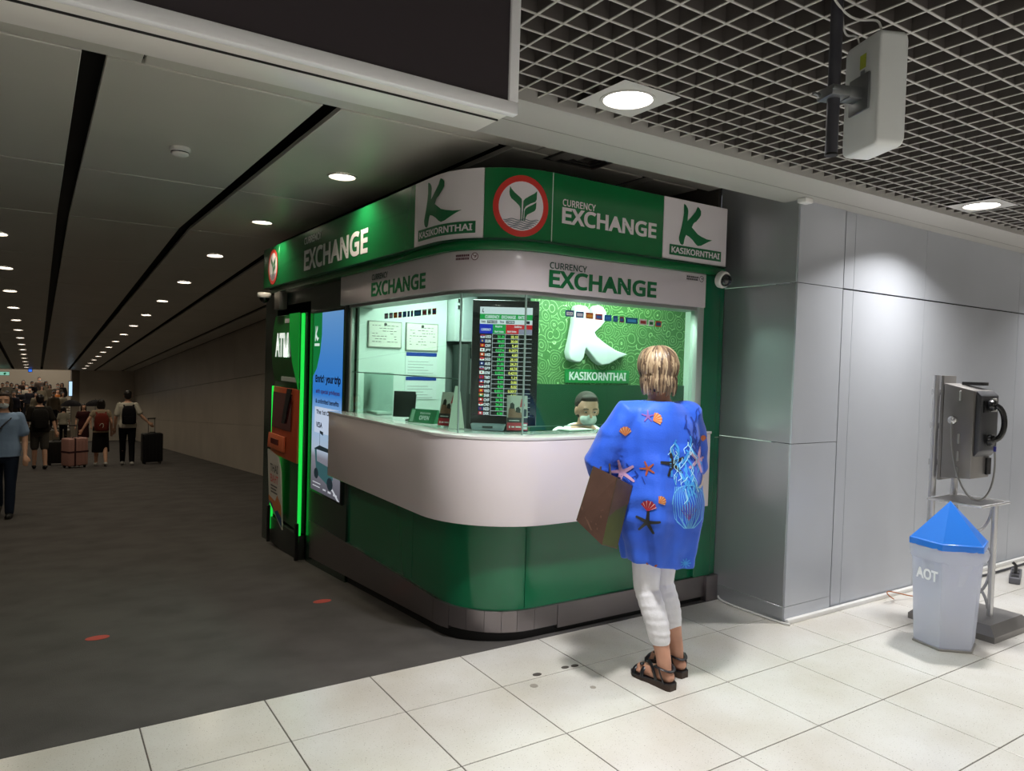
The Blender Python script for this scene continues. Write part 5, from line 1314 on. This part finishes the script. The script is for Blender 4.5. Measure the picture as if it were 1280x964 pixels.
for i, (x, y, col, nm) in enumerate(CROWD):
    lb = 'distant person in %s in the far crowd, %s' % (nm, ['front of the stair', 'middle of the stair', 'top of the stair'][0 if y < 38 else 1 if y < 41 else 2])
    mt = cl('crowd_'+col[1:], col); lw = cl('crowd_low%d' % (i % 4), ['#15151a', '#23262e', '#3a332c', '#1c1712'][i % 4])
    H = [1.62, 1.7, 1.56, 1.66, 1.58, 1.74][i % 6]
    if i < 6:
        oo = dict(vox=.034, top=mt, low=lw, shoes=SH_B, hair=H_BLK, mask=MASKW if i % 2 else None, loose=.02, sleeve=1.7, group=GRP); oo.update(PO[i])
        r_ = figure('person', lb, (x, y, step_z(y)), PI+random.uniform(-.3, .3), H, oo)[0]; protos.append(r_)
    else:
        r_ = copy_tree(protos[(i*5) % 6]); r_['label'] = lb; r_.location = (x, y, step_z(y)); r_.rotation_euler = (0, 0, PI+random.uniform(-.5, .5))
        for ch in r_.children:
            nn = ch.name.split('.')[0]
            m_ = mt if nn == 'top' else lw if nn == 'lower_garment' else None
            if m_: ch.material_slots[0].link = 'OBJECT'; ch.material_slots[0].material = m_
# signs at the far end
t = thing('exit_sign', 'small lit green exit sign with arrow hanging at the far left', 'sign', (-1.52, 33.6, .44))
g = G(); g.box(-.28, .22, -.03, .03, 0, .16); g.build('case', M('sign_case', '#20282a', .5), t)
g = G(); g.box(-.27, .21, -.034, -.0301, .01, .15); g.build('face', M('exit_face', '#000', .5, emit='#9fd8c0', est=.8) if False else M('exit_face', '#101010', .5, emit='#8fd0b8', est=.8), t, smooth=False)
vs = [(-.02, .02), (.06, .02), (.06, .06), (.12, .06), (.05, .13), (-.02, .06)]; decal('arrow', [(.02, .03), (.08, .03), (.08, .07), (.13, .07), (.06, .13), (-.01, .07), (.02, .07)], [(0, 1, 2, 3, 4, 5, 6)], lambda u, v: (u, -.0345, v), M('exit_green', '#0c3a22', .5, emit='#0c5a30', est=.6), t)
for x0, x1, nm, lb, z0, z1, y in ((-.64, -.52, 'ceiling_beacon', 'tiny lit blue sign under the end of the dark ceiling slot', .60, .74, 33.2), (.84, .96, 'column_light', 'tall narrow lit white and blue sign on the far pier', -.45, .22, 34.0)):
    t = thing(nm, lb, 'sign', ((x0+x1)/2, y, z0)); w = (x1-x0)/2
    g = G(); g.box(-w-.02, w+.02, -.02, .04, 0, z1-z0); g.build('case', M('sign_case', '#20282a', .5), t)
    g = G(); g.box(-w, w, -.025, -.0201, .02, z1-z0-.02); g.build('face', M('face_'+nm, '#101010', .5, emit='#2f6fe8' if z0 > 0 else '#b8dcf8', est=1.2), t, smooth=False)

# ================================================================== THE CLERK behind the glass
ck, T_, arms_, k_ = figure('clerk', 'seated clerk in white jacket and face mask behind the booth glass', (2.74, .57, .175), PI*.87, 1.60, dict(vox=.008, top=M('jacket_white', '#e4eae6', .7, bump=.2, bscale=25), low=cl('clerk_dark', '#20282a'), shoes=SH_B, hair=H_BRN, hair_style='short', mask=M('mask_pale', '#d6dad6', .7), legL=(84, 86), legR=(84, 86), sleeve=1.9, loose=.018, hem=.9, skin='pink', eyes=True, armL=((-.24, .02, 1.10), (-.12, .24, 1.00)), armR=((.24, .02, 1.10), (.12, .24, 1.00)), look=(0, .25), lean=.42))
g = G(); g.limb([(0, .095*k_, 1.36*k_), (0, .085*k_, 1.22*k_)], [.028, .04], 10)
t = thing('office_chair', 'dark office chair under the seated clerk', 'chair', (2.755, .585, .096), PI*.87)
for ang_ in range(5):
    g = G(); a = ang_*2*PI/5; g.limb([(0, 0, .09), (.24*math.cos(a), .24*math.sin(a), .06)], [.02, .014], 8); g.build('leg', SH_B, t)
    g = G(); g.ell((.24*math.cos(a), .24*math.sin(a), .022), (.022, .022, .022), 10, 7); g.build('caster', SH_B, t)
g = G(); g.cyl((0, 0, .1), (0, 0, .38), .025, 12); g.build('column', SH_B, t)
g = G(); g.box(-.22, .22, -.2, .22, .38, .43); g.build('seat', cl('chair_dark', '#1d2422'), t, bevel=.02)
g = G(); g.box(-.2, .2, -.24, -.2, .46, .92); g.build('backrest', cl('chair_dark', '#1d2422'), t, bevel=.015)
# ================================================================== THE CUSTOMER (seen from behind)
WX, WY = 2.262, -.845
wm = thing('person', 'woman with short blonde hair in long blue sea print tunic standing at the counter', 'person', (WX, WY, 0))
m_wskin = M('skin_woman', '#c9957c', .5, var=.12, vscale=14)
TW = Matrix.Rotation(-.35, 3, 'Z')
def tw(p, a=1.): return Matrix.Rotation(-.35*a, 3, 'Z') @ Vector(p)
hipL, hipR = Vector((-.074, .0, .85)), Vector((.074, .015, .85))
knL, knR = Vector((-.072, .012, .455)), Vector((.070, .055, .455))
anL, anR = Vector((-.078, -.035, .082)), Vector((.082, .040, .082))
shLp, shRp = tw((-.152, 0, 1.318)), tw((.152, 0, 1.318))
elL, wrL = Vector((-.225, .145, 1.07)), Vector((.015, .285, 1.05))
elR, wrR = Vector((.235, .02, 1.06)), Vector((.165, .27, 1.09))
g = G()
g.rings([[tw(p) for p in ringz(z, hw, hd, 0, cy)] for z, hw, hd, cy in ((.76, .10, .085, 0), (.82, .16, .12, 0), (.92, .178, .135, -.01), (1.02, .16, .125, 0), (1.12, .155, .12, 0), (1.22, .165, .12, 0), (1.28, .14, .095, .0), (1.335, .09, .07, -.004), (1.38, .06, .054, -.006))])
g.limb([tw((0, -.01, 1.36)), tw((0, .012, 1.45))], [.058, .052], 12)
hcw = tw((0, .015, 1.515)); HY = -.62
Pw = head(g, hcw, .96, HY, -.06)
for h, kn, an_, heel, toe in ((hipL, knL, anL, Vector((-.076, -.062, .058)), Vector((-.092, .125, .042))), (hipR, knR, anR, Vector((.082, .012, .058)), Vector((.075, .20, .042)))):
    g.limb([h, h.lerp(kn, .5), kn, kn.lerp(an_, .3)+Vector((0, -.016, 0)), kn.lerp(an_, .7), an_], [.09, .074, .053, .056, .040, .034], 14)
    g.limb([heel, heel.lerp(toe, .45)+Vector((0, 0, .004)), toe.lerp(heel, .12)], [.030, .036, .03], 12)
    fd = (toe-heel).normalized(); sd = fd.cross(Vector((0, 0, 1))); sgn = 1 if h.x < 0 else -1
    for i, (o_, ln, r_) in enumerate(((.024, .05, .0125), (.008, .046, .0105), (-.006, .040, .0095), (-.018, .032, .009), (-.028, .022, .0085))):
        b = toe - fd*.035 + sd*o_*sgn - Vector((0, 0, .008)); g.limb([b, b+fd*ln*.6, b+fd*ln-Vector((0, 0, .003))], [r_, r_, r_*.85], 8)
for sh, el, wr, s_, hd_ in ((shLp, elL, wrL, -1, Vector((.3, .12, -.02))), (shRp, elR, wrR, 1, Vector((-.12, .28, .01)))):
    g.limb([sh, sh.lerp(el, .5), el, el.lerp(wr, .35), wr], [.052, .047, .04, .038, .026], 12)
    hand(g, wr, hd_, s_, .95, True)
vput('body', g, .0065, 2, m_wskin, wm)
for s_ in (-1, 1):
    g = G(); g.ell(Pw(.031*s_, .080, .006), (.013, .008, .007), 10, 6); g.build('eye', M('eye_white', '#b9b0a8', .4), wm)
    g = G(); g.ell(Pw(.031*s_, .0868, .006), (.006, .003, .006), 8, 6); g.build('iris', M('iris_dark', '#2a1a12', .2), wm)
# white capri leggings, rucked towards the cuffs
def legging():
    g = G()
    g.rings([[tw(p, .5) for p in ringz(z, hw, hd)] for z, hw, hd in ((.74, .12, .10), (.82, .17, .13), (.95, .185, .14), (1.02, .165, .13))])
    for h, kn, an_, end in ((hipL, knL, anL, .60), (hipR, knR, anR, .52)):
        pts = []; rr = []
        n = 30; e = kn.lerp(an_, end)
        for i in range(n+1):
            t = i/n
            if t < .5: p = h.lerp(kn, t*2); r = .098+(.063-.098)*(t*2)**.8
            else:
                q = (t-.5)*2; p = kn.lerp(e, q)+Vector((0, -.014*math.sin(q*PI), 0)); r = .063+(.054-.063)*q+.004*math.sin(q*PI)
                r += .0022*math.sin(i*2.3)
            pts.append(p); rr.append(r)
        g.limb(pts[:-1]+[pts[-1]], rr, 16)
    return g
vput('leggings', legging(), .0065, 1, M('leggings_white', '#e3e2e6', .75, bump=.3, bscale=40), wm)
# sandals
m_strap = M('sandal_strap', '#16151a', .35); m_sole = M('sandal_sole', '#3a2a20', .6)
for heel, toe, an_, sgn in ((Vector((-.076, -.095, 0)), Vector((-.094, .165, 0)), anL, -1), (Vector((.082, -.02, 0)), Vector((.072, .24, 0)), anR, 1)):
    fd = (toe-heel).normalized(); sd = fd.cross(Vector((0, 0, 1)))
    out = []
    for t, w in ((0, .022), (.06, .031), (.25, .033), (.5, .035), (.75, .045), (.9, .038), (1.0, .016)): out.append((t, w))
    Ls = (toe-heel).length
    poly = [(t, w) for t, w in out]+[(t, -w) for t, w in reversed(out)]
    t_ = bpy.data.objects.new('sandal', None); COL.objects.link(t_); t_.parent = wm
    g = G()
    def SP(t, w, z): return heel+fd*(t*Ls)+sd*w+Vector((0, 0, z))
    rs = []
    g.rings([[SP(t, w, 0) for t, w in poly], [SP(t, w*1.02, (.030 if t < .3 else .026-.012*min(1, (t-.3)/.4))) for t, w in poly]]); g.build('sole', m_sole, t_)
    g = G(); g.rings([[SP(t, w*1.02, (.0305 if t < .3 else .0265-.012*min(1, (t-.3)/.4))) for t, w in poly], [SP(t, w*1.03, (.036 if t < .3 else .032-.012*min(1, (t-.3)/.4))) for t, w in poly]]); g.build('footbed', m_strap, t_)
    def strap(pts, r=.0105, fl=.45):
        g = G(); g.tube(bez(pts, 14), r, 8, flat=fl); g.build('strap', m_strap, t_)
    strap([SP(.62, -.045, .02), SP(.64, -.05, .085), SP(.66, .05, .085), SP(.62, .046, .02)], .012)
    strap([SP(.84, -.045, .015), SP(.85, -.045, .065), SP(.85, .045, .065), SP(.84, .045, .015)], .011)
    strap([SP(.30, -.036, .03), SP(.34, -.044, .08), SP(.42, -.035, .11), SP(.62, 0, .09)], .010)
    strap([SP(.30, .036, .03), SP(.34, .044, .08), SP(.42, .035, .11), SP(.62, 0, .09)], .010)
    an2 = an_+Vector((0, 0, .012)); rr_ = .043
    g = G(); g.tube([an2+sd*rr_*math.cos(a)+fd*(rr_+.004)*math.sin(a)+Vector((0, 0, .006*math.cos(2*a))) for a in [2*PI*k/24 for k in range(25)]], .0085, 8, flat=.45); g.build('ankle_strap', m_strap, t_)
    strap([SP(.12, -.031, .03), SP(.16, -.05, .07), SP(.2, -.046, .10)], .009); strap([SP(.12, .031, .03), SP(.16, .05, .07), SP(.2, .046, .10)], .009)
    for w in (-.02, .02):
        g = G(); g.ell(SP(.7, w, .074), (.014, .012, .007), 9, 6); g.build('rosette', m_strap, t_)
# tunic
m_tun = M('tunic_blue', '#1c57d6', .62, var=.18, vscale=3.5, vcol='#2a66e6', bump=.12, bscale=120, sheen=.2)
g = G(); rs = []
for z, hw, hd, cy, fo in ((.585, .166, .148, 0, .011), (.62, .174, .153, 0, .012), (.70, .192, .166, 0, .012), (.80, .210, .177, -.005, .011), (.92, .216, .178, -.008, .009), (1.02, .212, .168, -.004, .007), (1.10, .206, .158, 0, .006), (1.20, .202, .142, 0, .004), (1.28, .188, .122, -.004, .003), (1.33, .155, .105, -.006, .001), (1.362, .108, .088, -.008, 0), (1.376, .086, .076, -.008, 0)):
    ring = []
    for k, p in enumerate(ringz(z, hw, hd, 0, cy, 48)):
        a = 2*PI*k/48; d = fo*(math.sin(7*a+z*3)+.6*math.sin(11*a+1.3-z*5))
        q = Vector(p); n_ = Vector((q.x, q.y, 0)).normalized(); q += n_*d
        if z < .6: q.z += .012*math.sin(2*a+.6)
        ring.append(tw(q))
    rs.append(ring)
g.rings(rs)
for sh, el, dn, sg in ((shLp, elL, Vector((-.165, .185, .985)), -1), (shRp, elR, Vector((.25, .07, .99)), 1)):
    s0 = sh+Vector((0, 0, -.008))
    g.limb([tw((.07*sg, 0, 1.312)), s0, sh.lerp(el, .5)+Vector((.012*sg, 0, 0)), el+Vector((.01*sg, 0, -.01)), el.lerp(dn, .6)], [.066, .080, .086, .092, .092], 20)
me = voxel(g, .0075, 3, 'tunic')
# drape wrinkles
from mathutils import noise as _n
co = [v.co.copy() for v in me.vertices]; nr = [v.normal.copy() for v in me.vertices]
for i, v in enumerate(me.vertices):
    c = co[i]; a = _n.noise(Vector((c.x*9, c.y*9, c.z*3.0)))*.013+_n.noise(Vector((c.x*6+c.z*8, c.y*6, c.z*14)))*.009*(1 if .75 < c.z < 1.2 else .5)
    e = _n.noise(Vector((c.x*22, c.y*22, c.z*12)))*.0022
    v.co = c+nr[i]*(a+e)
me.materials.append(m_tun); me.polygons.foreach_set('use_smooth', [True]*len(me.polygons))
tunic = bpy.data.objects.new('tunic', me); COL.objects.link(tunic); tunic.parent = wm
bvh = BVHTree.FromPolygons([v.co for v in me.vertices], [tuple(p.vertices) for p in me.polygons])
UA, WA = Vector((.836, -.548, 0)), Vector((.548, .836, 0))
def on_cloth(u, z, d=.003):
    h, n_, _, _ = bvh.ray_cast(UA*u-WA*1.5+Vector((0, 0, z)), WA)
    return None if h is None else h+(n_ if n_.dot(WA) < 0 else -n_)*d
def motif(name, polys, mat, d=.003):
    """cloth print following the folds"""
    V = []; F = []
    for poly in polys:
        vs, fs = (poly if isinstance(poly, tuple) else (poly, [tuple(range(len(poly)))]))
        me_ = bpy.data.meshes.new('c'); me_.from_pydata([(a, b, 0) for a, b in vs], [], fs); bm = bmesh.new(); bm.from_mesh(me_)
        for ax in (0, 1):
            c0 = min(v[ax] for v in vs); c1 = max(v[ax] for v in vs); x = c0+.008
            while x < c1:
                bmesh.ops.bisect_plane(bm, geom=bm.verts[:]+bm.edges[:]+bm.faces[:], plane_co=(x, 0, 0) if ax == 0 else (0, x, 0), plane_no=(1, 0, 0) if ax == 0 else (0, 1, 0)); x += .008
        bm.verts.index_update(); pts = [on_cloth(v.co.x, v.co.y, d) for v in bm.verts]
        b = len(V); V += [p or Vector((0, 0, 0)) for p in pts]
        for f in bm.faces:
            ids = [v.index for v in f.verts]
            if all(pts[i] is not None for i in ids):
                q = [pts[i] for i in ids]
                if max((q[i]-q[i-1]).length for i in range(len(q))) < .04: F.append(tuple(b+i for i in ids))
        bm.free(); bpy.data.meshes.remove(me_)
    if not F: return
    used = sorted({i for f in F for i in f}); mp = {o: i for i, o in enumerate(used)}
    m2 = bpy.data.meshes.new(name); m2.from_pydata([V[i] for i in used], [], [tuple(mp[i] for i in f) for f in F])
    o = put(name, m2, mat, wm, True, 80)
    o.parent = tunic
def px(x, y): return ((x-827.)/248., 1.63-(y-436)/255.)      # print positions measured across the back
def star(cx, cy, r, a0, wd=.2):
    c = px(cx, cy); out = []
    for k in range(5):
        a = a0+2*PI*k/5; b = a+PI/5
        out += [(c[0]+r*math.cos(a-.09), c[1]+r*math.sin(a-.09)), (c[0]+r*1.04*math.cos(a), c[1]+r*1.04*math.sin(a)), (c[0]+r*math.cos(a+.09), c[1]+r*math.sin(a+.09)), (c[0]+r*wd*1.25*math.cos(b), c[1]+r*wd*1.25*math.sin(b))]
    return [out]
def pm(n, c): return M('print_'+n, c, .6)
motif('starfish_print', star(836, 575, .062, .5), pm('dark', '#3a2a48'))
motif('starfish_print', star(869, 571, .062, 1.2), pm('lilac', '#b58fb0'))
motif('starfish_print', star(779, 589, .06, 1.9), pm('lilac', '#b58fb0'))
motif('starfish_print', star(805, 645, .055, .2), pm('dark', '#3a2a48'))
motif('starfish_print', star(806, 581, .035, .7), pm('rust', '#a4502e'))
motif('starfish_print', star(808, 519, .028, .3), pm('violet', '#7a4fa0'))
motif('starfish_print', star(812, 704, .035, 1.0), pm('rust', '#a4502e'))
def shell(cx, cy, r, a0, c1, c2):
    c = px(cx, cy); n = 11; fan = []
    for k in range(n):
        a = a0-1.35+2.7*k/(n-1); rr_ = r*(1+.05*math.cos(k*PI))
        fan.append((c[0]+rr_*math.cos(a), c[1]+rr_*math.sin(a)))
    b = (c[0]-r*.55*math.cos(a0), c[1]-r*.55*math.sin(a0))
    motif('shell_print', [[b]+fan], c1)
    rays = []
    for k in range(0, n-1, 2):
        p, q = fan[k], fan[k+1]; m_ = ((p[0]+q[0])/2, (p[1]+q[1])/2); e = ((p[0]*.7+q[0]*.3), (p[1]*.7+q[1]*.3))
        rays.append([(b[0]*.7+m_[0]*.3, b[1]*.7+m_[1]*.3), e, (p[0]*.3+q[0]*.7, p[1]*.3+q[1]*.7)])
    motif('shell_rays', rays, c2, .0042)
ora, cre, red_, whi = pm('orange', '#c8743a'), pm('cream', '#e6c79a'), pm('red', '#b8283c'), pm('pinkwhite', '#e8c8c8')
shell(817, 522, .03, .4, ora, cre); shell(782, 540, .03, 1.57, ora, cre); shell(806, 627, .034, 1.4, red_, whi); shell(819, 618, .024, .6, ora, cre); shell(818, 707, .02, .5, ora, cre); shell(882, 548, .02, 1.5, ora, red_)
# pale seahorse curl
lb = pm('pale', '#cfc0b8'); c = px(873, 598)
motif('seahorse_print', [[(c[0]-.03, c[1]-.02), (c[0]-.01, c[1]-.028), (c[0]+.012, c[1]-.01), (c[0]+.02, c[1]+.02), (c[0]+.008, c[1]+.04), (c[0]+.004, c[1]+.015), (c[0]-.008, c[1]-.008)]], lb)
def ribbon(pts, w):
    out = []
    for i in range(len(pts)-1):
        a, b = Vector(pts[i]), Vector(pts[i+1]); t = (b-a); 
        if t.length < 1e-6: continue
        n_ = Vector((-t.y, t.x)).normalized()*w/2; out.append([tuple(a-n_), tuple(b-n_), tuple(b+n_), tuple(a+n_)])
    return out
lc1, lc2, lc3 = pm('aqua', '#3f9be8'), pm('sky', '#6fc0f0'), pm('deep', '#153a9c')
random.seed(11)
R_ = []
for k in range(15):      # jellyfish ribs
    t = k/14; x = 838+34*t
    R_ += ribbon([px(x-6*(1-abs(2*t-1)), 602), px(x+(t-.5)*8, 622), px(x+(t-.5)*2, 640+4*math.sin(k*2)), px(855+(t-.5)*12, 652)], .0028)
R_ += ribbon([px(833+22*(1-math.cos(a)), 622-22*math.sin(a)) for a in [PI*k/16 for k in range(17)]], .0035)
motif('jellyfish_print', R_, lc2)
R_ = []
for k in range(26):      # ruffled fronds
    x0, y0 = random.uniform(832, 868), random.uniform(540, 600); pts = []
    x, y = x0, y0
    for i in range(5): pts.append(px(x, y)); x += random.uniform(-4, 5); y += random.uniform(2, 8)
    R_ += ribbon(pts, random.uniform(.004, .011))
motif('frond_print', R_, lc1)
R_ = []
for k in range(20):
    x, y = random.uniform(836, 864), random.uniform(545, 606); pts = []
    for i in range(4): pts.append(px(x, y)); x += random.uniform(-5, 5); y += random.uniform(2, 7)
    R_ += ribbon(pts, random.uniform(.002, .004))
motif('frond_lines', R_, pm('ice', '#a8e0f4'), .0045)
R_ = []
for k in range(24):
    x, y = random.uniform(852, 876), random.uniform(505, 560); pts = []
    for i in range(5): pts.append(px(x, y)); x += random.uniform(-3, 3.5); y += random.uniform(2, 6)
    R_ += ribbon(pts, random.uniform(.004, .008))
motif('coral_print', R_, lc3, .0026)
R_ = []
for k in range(7):
    a = PI*(.1+.8*k/6); R_ += ribbon([px(854, 642), px(854+6*math.cos(a), 636-8*math.sin(a)), px(854+10*math.cos(a), 632-14*math.sin(a)*.9)], .003)
motif('coral_print', R_, pm('plum', '#6a3f92'))
R_ = []
for k in range(9):
    a = 2*PI*k/9; R_ += ribbon([px(853, 697), px(853+7*math.cos(a), 697-6*math.sin(a))], .005)
motif('blossom_print', R_, lc1)
R_ = []
for k in range(16):
    x, y = random.uniform(772, 800), random.uniform(575, 606); R_ += ribbon([px(x, y), px(x+random.uniform(-4, 4), y+5), px(x+random.uniform(-5, 5), y+9)], .004)
motif('coral_print', R_, lc3, .0024)
# hair: cap and layered locks
m_hair = M('hair_blonde', '#b89468', .42)
def hairmat():
    m = m_hair; nt = m.node_tree; b = nt.nodes['Principled BSDF']
    geo = nt.nodes.new('ShaderNodeNewGeometry'); rp = nt.nodes.new('ShaderNodeValToRGB'); e = rp.color_ramp.elements
    e[0].position = 0; e[0].color = srgb('#46362b'); e[1].position = 1; e[1].color = srgb('#bda98b')
    for p, c in ((.3, '#6a5646'), (.6, '#8e775c')): q = e.new(p); q.color = srgb(c)
    nt.links.new(geo.outputs['Random Per Island'], rp.inputs[0]); nt.links.new(rp.outputs[0], b.inputs['Base Color'])
hairmat()
Rh = Euler((-.06, 0, HY)).to_matrix()
def HW(x, y, z): return hcw+Rh @ Vector((x, y, z))
g = G(); g.ell(HW(0, -.024, .032), (.083, .100, .090), 20, 14, Rh); g.ell(HW(0, -.045, -.03), (.076, .066, .075), 16, 10, Rh)
vput('hair_cap', g, .008, 2, M('hair_root', '#4a3526', .6), wm)
g = G(); random.seed(21)
def sk(th, v, out):
    r = math.cos(v)
    return HW((.083+out)*math.sin(th)*r, -.024-(.100+out)*math.cos(th)*r, .032+(.092+out)*math.sin(v))
for k in range(760):
    lvl = random.random()
    th = random.uniform(-PI*.95, PI*.95) if lvl < .5 else random.uniform(-PI*.72, PI*.72)
    side = max(0., abs(th)-1.2)
    if lvl < .35: v0 = random.uniform(.75, 1.4); v1 = random.uniform(-.45, .3); nape = 0
    elif lvl < .65: v0 = random.uniform(.4, 1.2); v1 = -.5; nape = random.uniform(.05, .6)
    else: v0 = random.uniform(.1, .8); v1 = -.5; nape = random.uniform(.45, 1.0)
    if abs(th) > 2.1: v1 = max(v1, -.05); nape = 0
    sweep = random.uniform(-.16, .16)+.10*math.sin(th*2); out = (.015-.005*lvl)+random.uniform(-.002, .004)
    pts = []; n = 8
    for i in range(n):
        t = i/(n-1); pts.append(sk(th+sweep*t*t, v0+(v1-v0)*t, out*(.45+.55*min(1, t*1.8))))
    if nape:
        e = pts[-1]; zl = hcw.z-.035-.078*nape*(1-.25*side)
        c_ = Vector((hcw.x, hcw.y, 0))
        for q, sc in ((.3, 1.03), (.65, 1.02), (1, .93)):
            d = Vector((e.x, e.y, 0))-c_; d = Matrix.Rotation(sweep*.5*q, 3, 'Z') @ d
            pts.append(Vector((c_.x+d.x*sc, c_.y+d.y*sc, e.z+(zl-e.z)*q)))
    n = len(pts); w = random.uniform(.0026, .0056)
    g.tube(pts, [w*(.6+.9*math.sin(PI*min(.93, .2+.73*i/(n-1)))) for i in range(n)], 5, flat=.45)
hl = g.build('hair_locks', m_hair, wm, ang=80); hl['kind'] = 'stuff'
# she leans a little towards the counter: shear everything above the ankles
def leanx(z):
    t = max(0., min(1., (z-.09)/.42)); t = t*t*(3-2*t); h = max(0., z-.5)
    return Vector((-.042*t-.018*h, .062*t+.03*h, 0))
for ch in list(wm.children)+list(tunic.children):
    if ch.type == 'MESH':
        for v in ch.data.vertices: v.co += leanx(v.co.z)
# ---------------------------------------------------------------- her shopping bag
bg = thing('shopping_bag', 'brown paper shopping bag with olive side hanging from the arm of the woman in blue', 'bag', (1.83, -0.71, .80))
o_ = Vector((1.83, -0.71, .80))
C8 = {k: Vector(v)-o_ for k, v in dict(TL=(1.883, -0.656, 1.056), TR=(1.893, -0.819, 1.022), BR=(1.837, -0.794, 0.708), BL=(1.817, -0.622, 0.792), TR2=(2.001, -0.808, 0.975), BR2=(1.943, -0.781, 0.674)).items()}
C8['TL2'] = C8['TL']+(C8['TR2']-C8['TR']); C8['BL2'] = C8['BL']+(C8['BR2']-C8['BR'])
m_brown = M('bag_brown', '#5b4339', .45, var=.25, vscale=12); m_olive = M('bag_olive', '#4c5420', .5, var=.15, vscale=10)
def pan(name, q, mat, th=.003):
    a, b, c_, d = [C8[k] for k in q]; n_ = (b-a).cross(d-a).normalized()*th
    cen = (a+b+c_+d)/4
    g = G(); g.hexa([a, b, c_, d, a-n_, b-n_, c_-n_, d-n_]); return g.build(name, mat, bg, smooth=False)
fp = pan('front_face', ('BL', 'BR', 'TR', 'TL'), m_brown); gs = pan('side_gusset', ('BR', 'BR2', 'TR2', 'TR'), m_olive); pan('back_face', ('BR2', 'BL2', 'TL2', 'TR2'), m_brown); pan('side_gusset', ('BL2', 'BL', 'TL', 'TL2'), m_olive); pan('bag_base', ('BL', 'BL2', 'BR2', 'BR'), m_brown)
CEN = sum((C8[k] for k in C8), Vector())/4
def bfp(u, v, q=('BL', 'BR', 'TR', 'TL'), d=.002):
    a, b, c_, e = [C8[k] for k in q]; n_ = (b-a).cross(e-a).normalized(); p = a.lerp(b, u).lerp(e.lerp(c_, u), v)
    if n_.dot(a+c_-CEN) < 0: n_ = -n_
    return p+n_*d
vs, fs = [(0, 1), (1, 1), (1, .72), (.35, .55), (0, .42)], [(0, 1, 2, 3, 4)]; decal('brown_fold', vs, fs, lambda u, v: bfp(u, v, ('BR', 'BR2', 'TR2', 'TR')), m_brown, gs)
vs, fs = ring2d(.5, .62, .05, .10, 24); vs = [(a, .62+(b-.62)*.55) for a, b in vs]; decal('emblem', vs, fs, lambda u, v: bfp(u, v), M('bag_print', '#9a8272', .6), fp)
vs, fs = disc2d(.5, .62, .035, .02, 12); decal('emblem', vs, fs, lambda u, v: bfp(u, v), M('bag_print', '#9a8272', .6), fp)
random.seed(4); P_ = []
for k in range(12):
    x, y = random.uniform(.15, .8), random.uniform(.1, .5); P_.append(rect2d(x, y, x+random.uniform(.02, .06), y+random.uniform(.01, .04)))
P_.append([( .02, .25), (.55, .05), (.6, .07), (.05, .28)] and ([(.02, .25), (.55, .05), (.6, .07), (.05, .28)], [(0, 1, 2, 3)]))
vs, fs = many2d(P_); decal('print', vs, fs, lambda u, v: bfp(u, v), M('bag_print2', '#6d5244', .6), fp)
am_ = Vector((WX, WY, 0))+elL.lerp(wrL, .22)+leanx(1.05)-o_
for a, b in (('TL', 'TR'), ('TL2', 'TR2')):
    p, q = C8[a].lerp(C8[b], .25), C8[a].lerp(C8[b], .75)
    g = G(); g.tube(bez([p-Vector((0, 0, .02)), p.lerp(am_, .6)+Vector((0, 0, .04)), am_+Vector((-.01, .01, .085)), q.lerp(am_, .6)+Vector((0, 0, .04)), q-Vector((0, 0, .02))], 16), .0045, 6); g.build('handle', M('bag_cord', '#2a1c16', .7), bg)
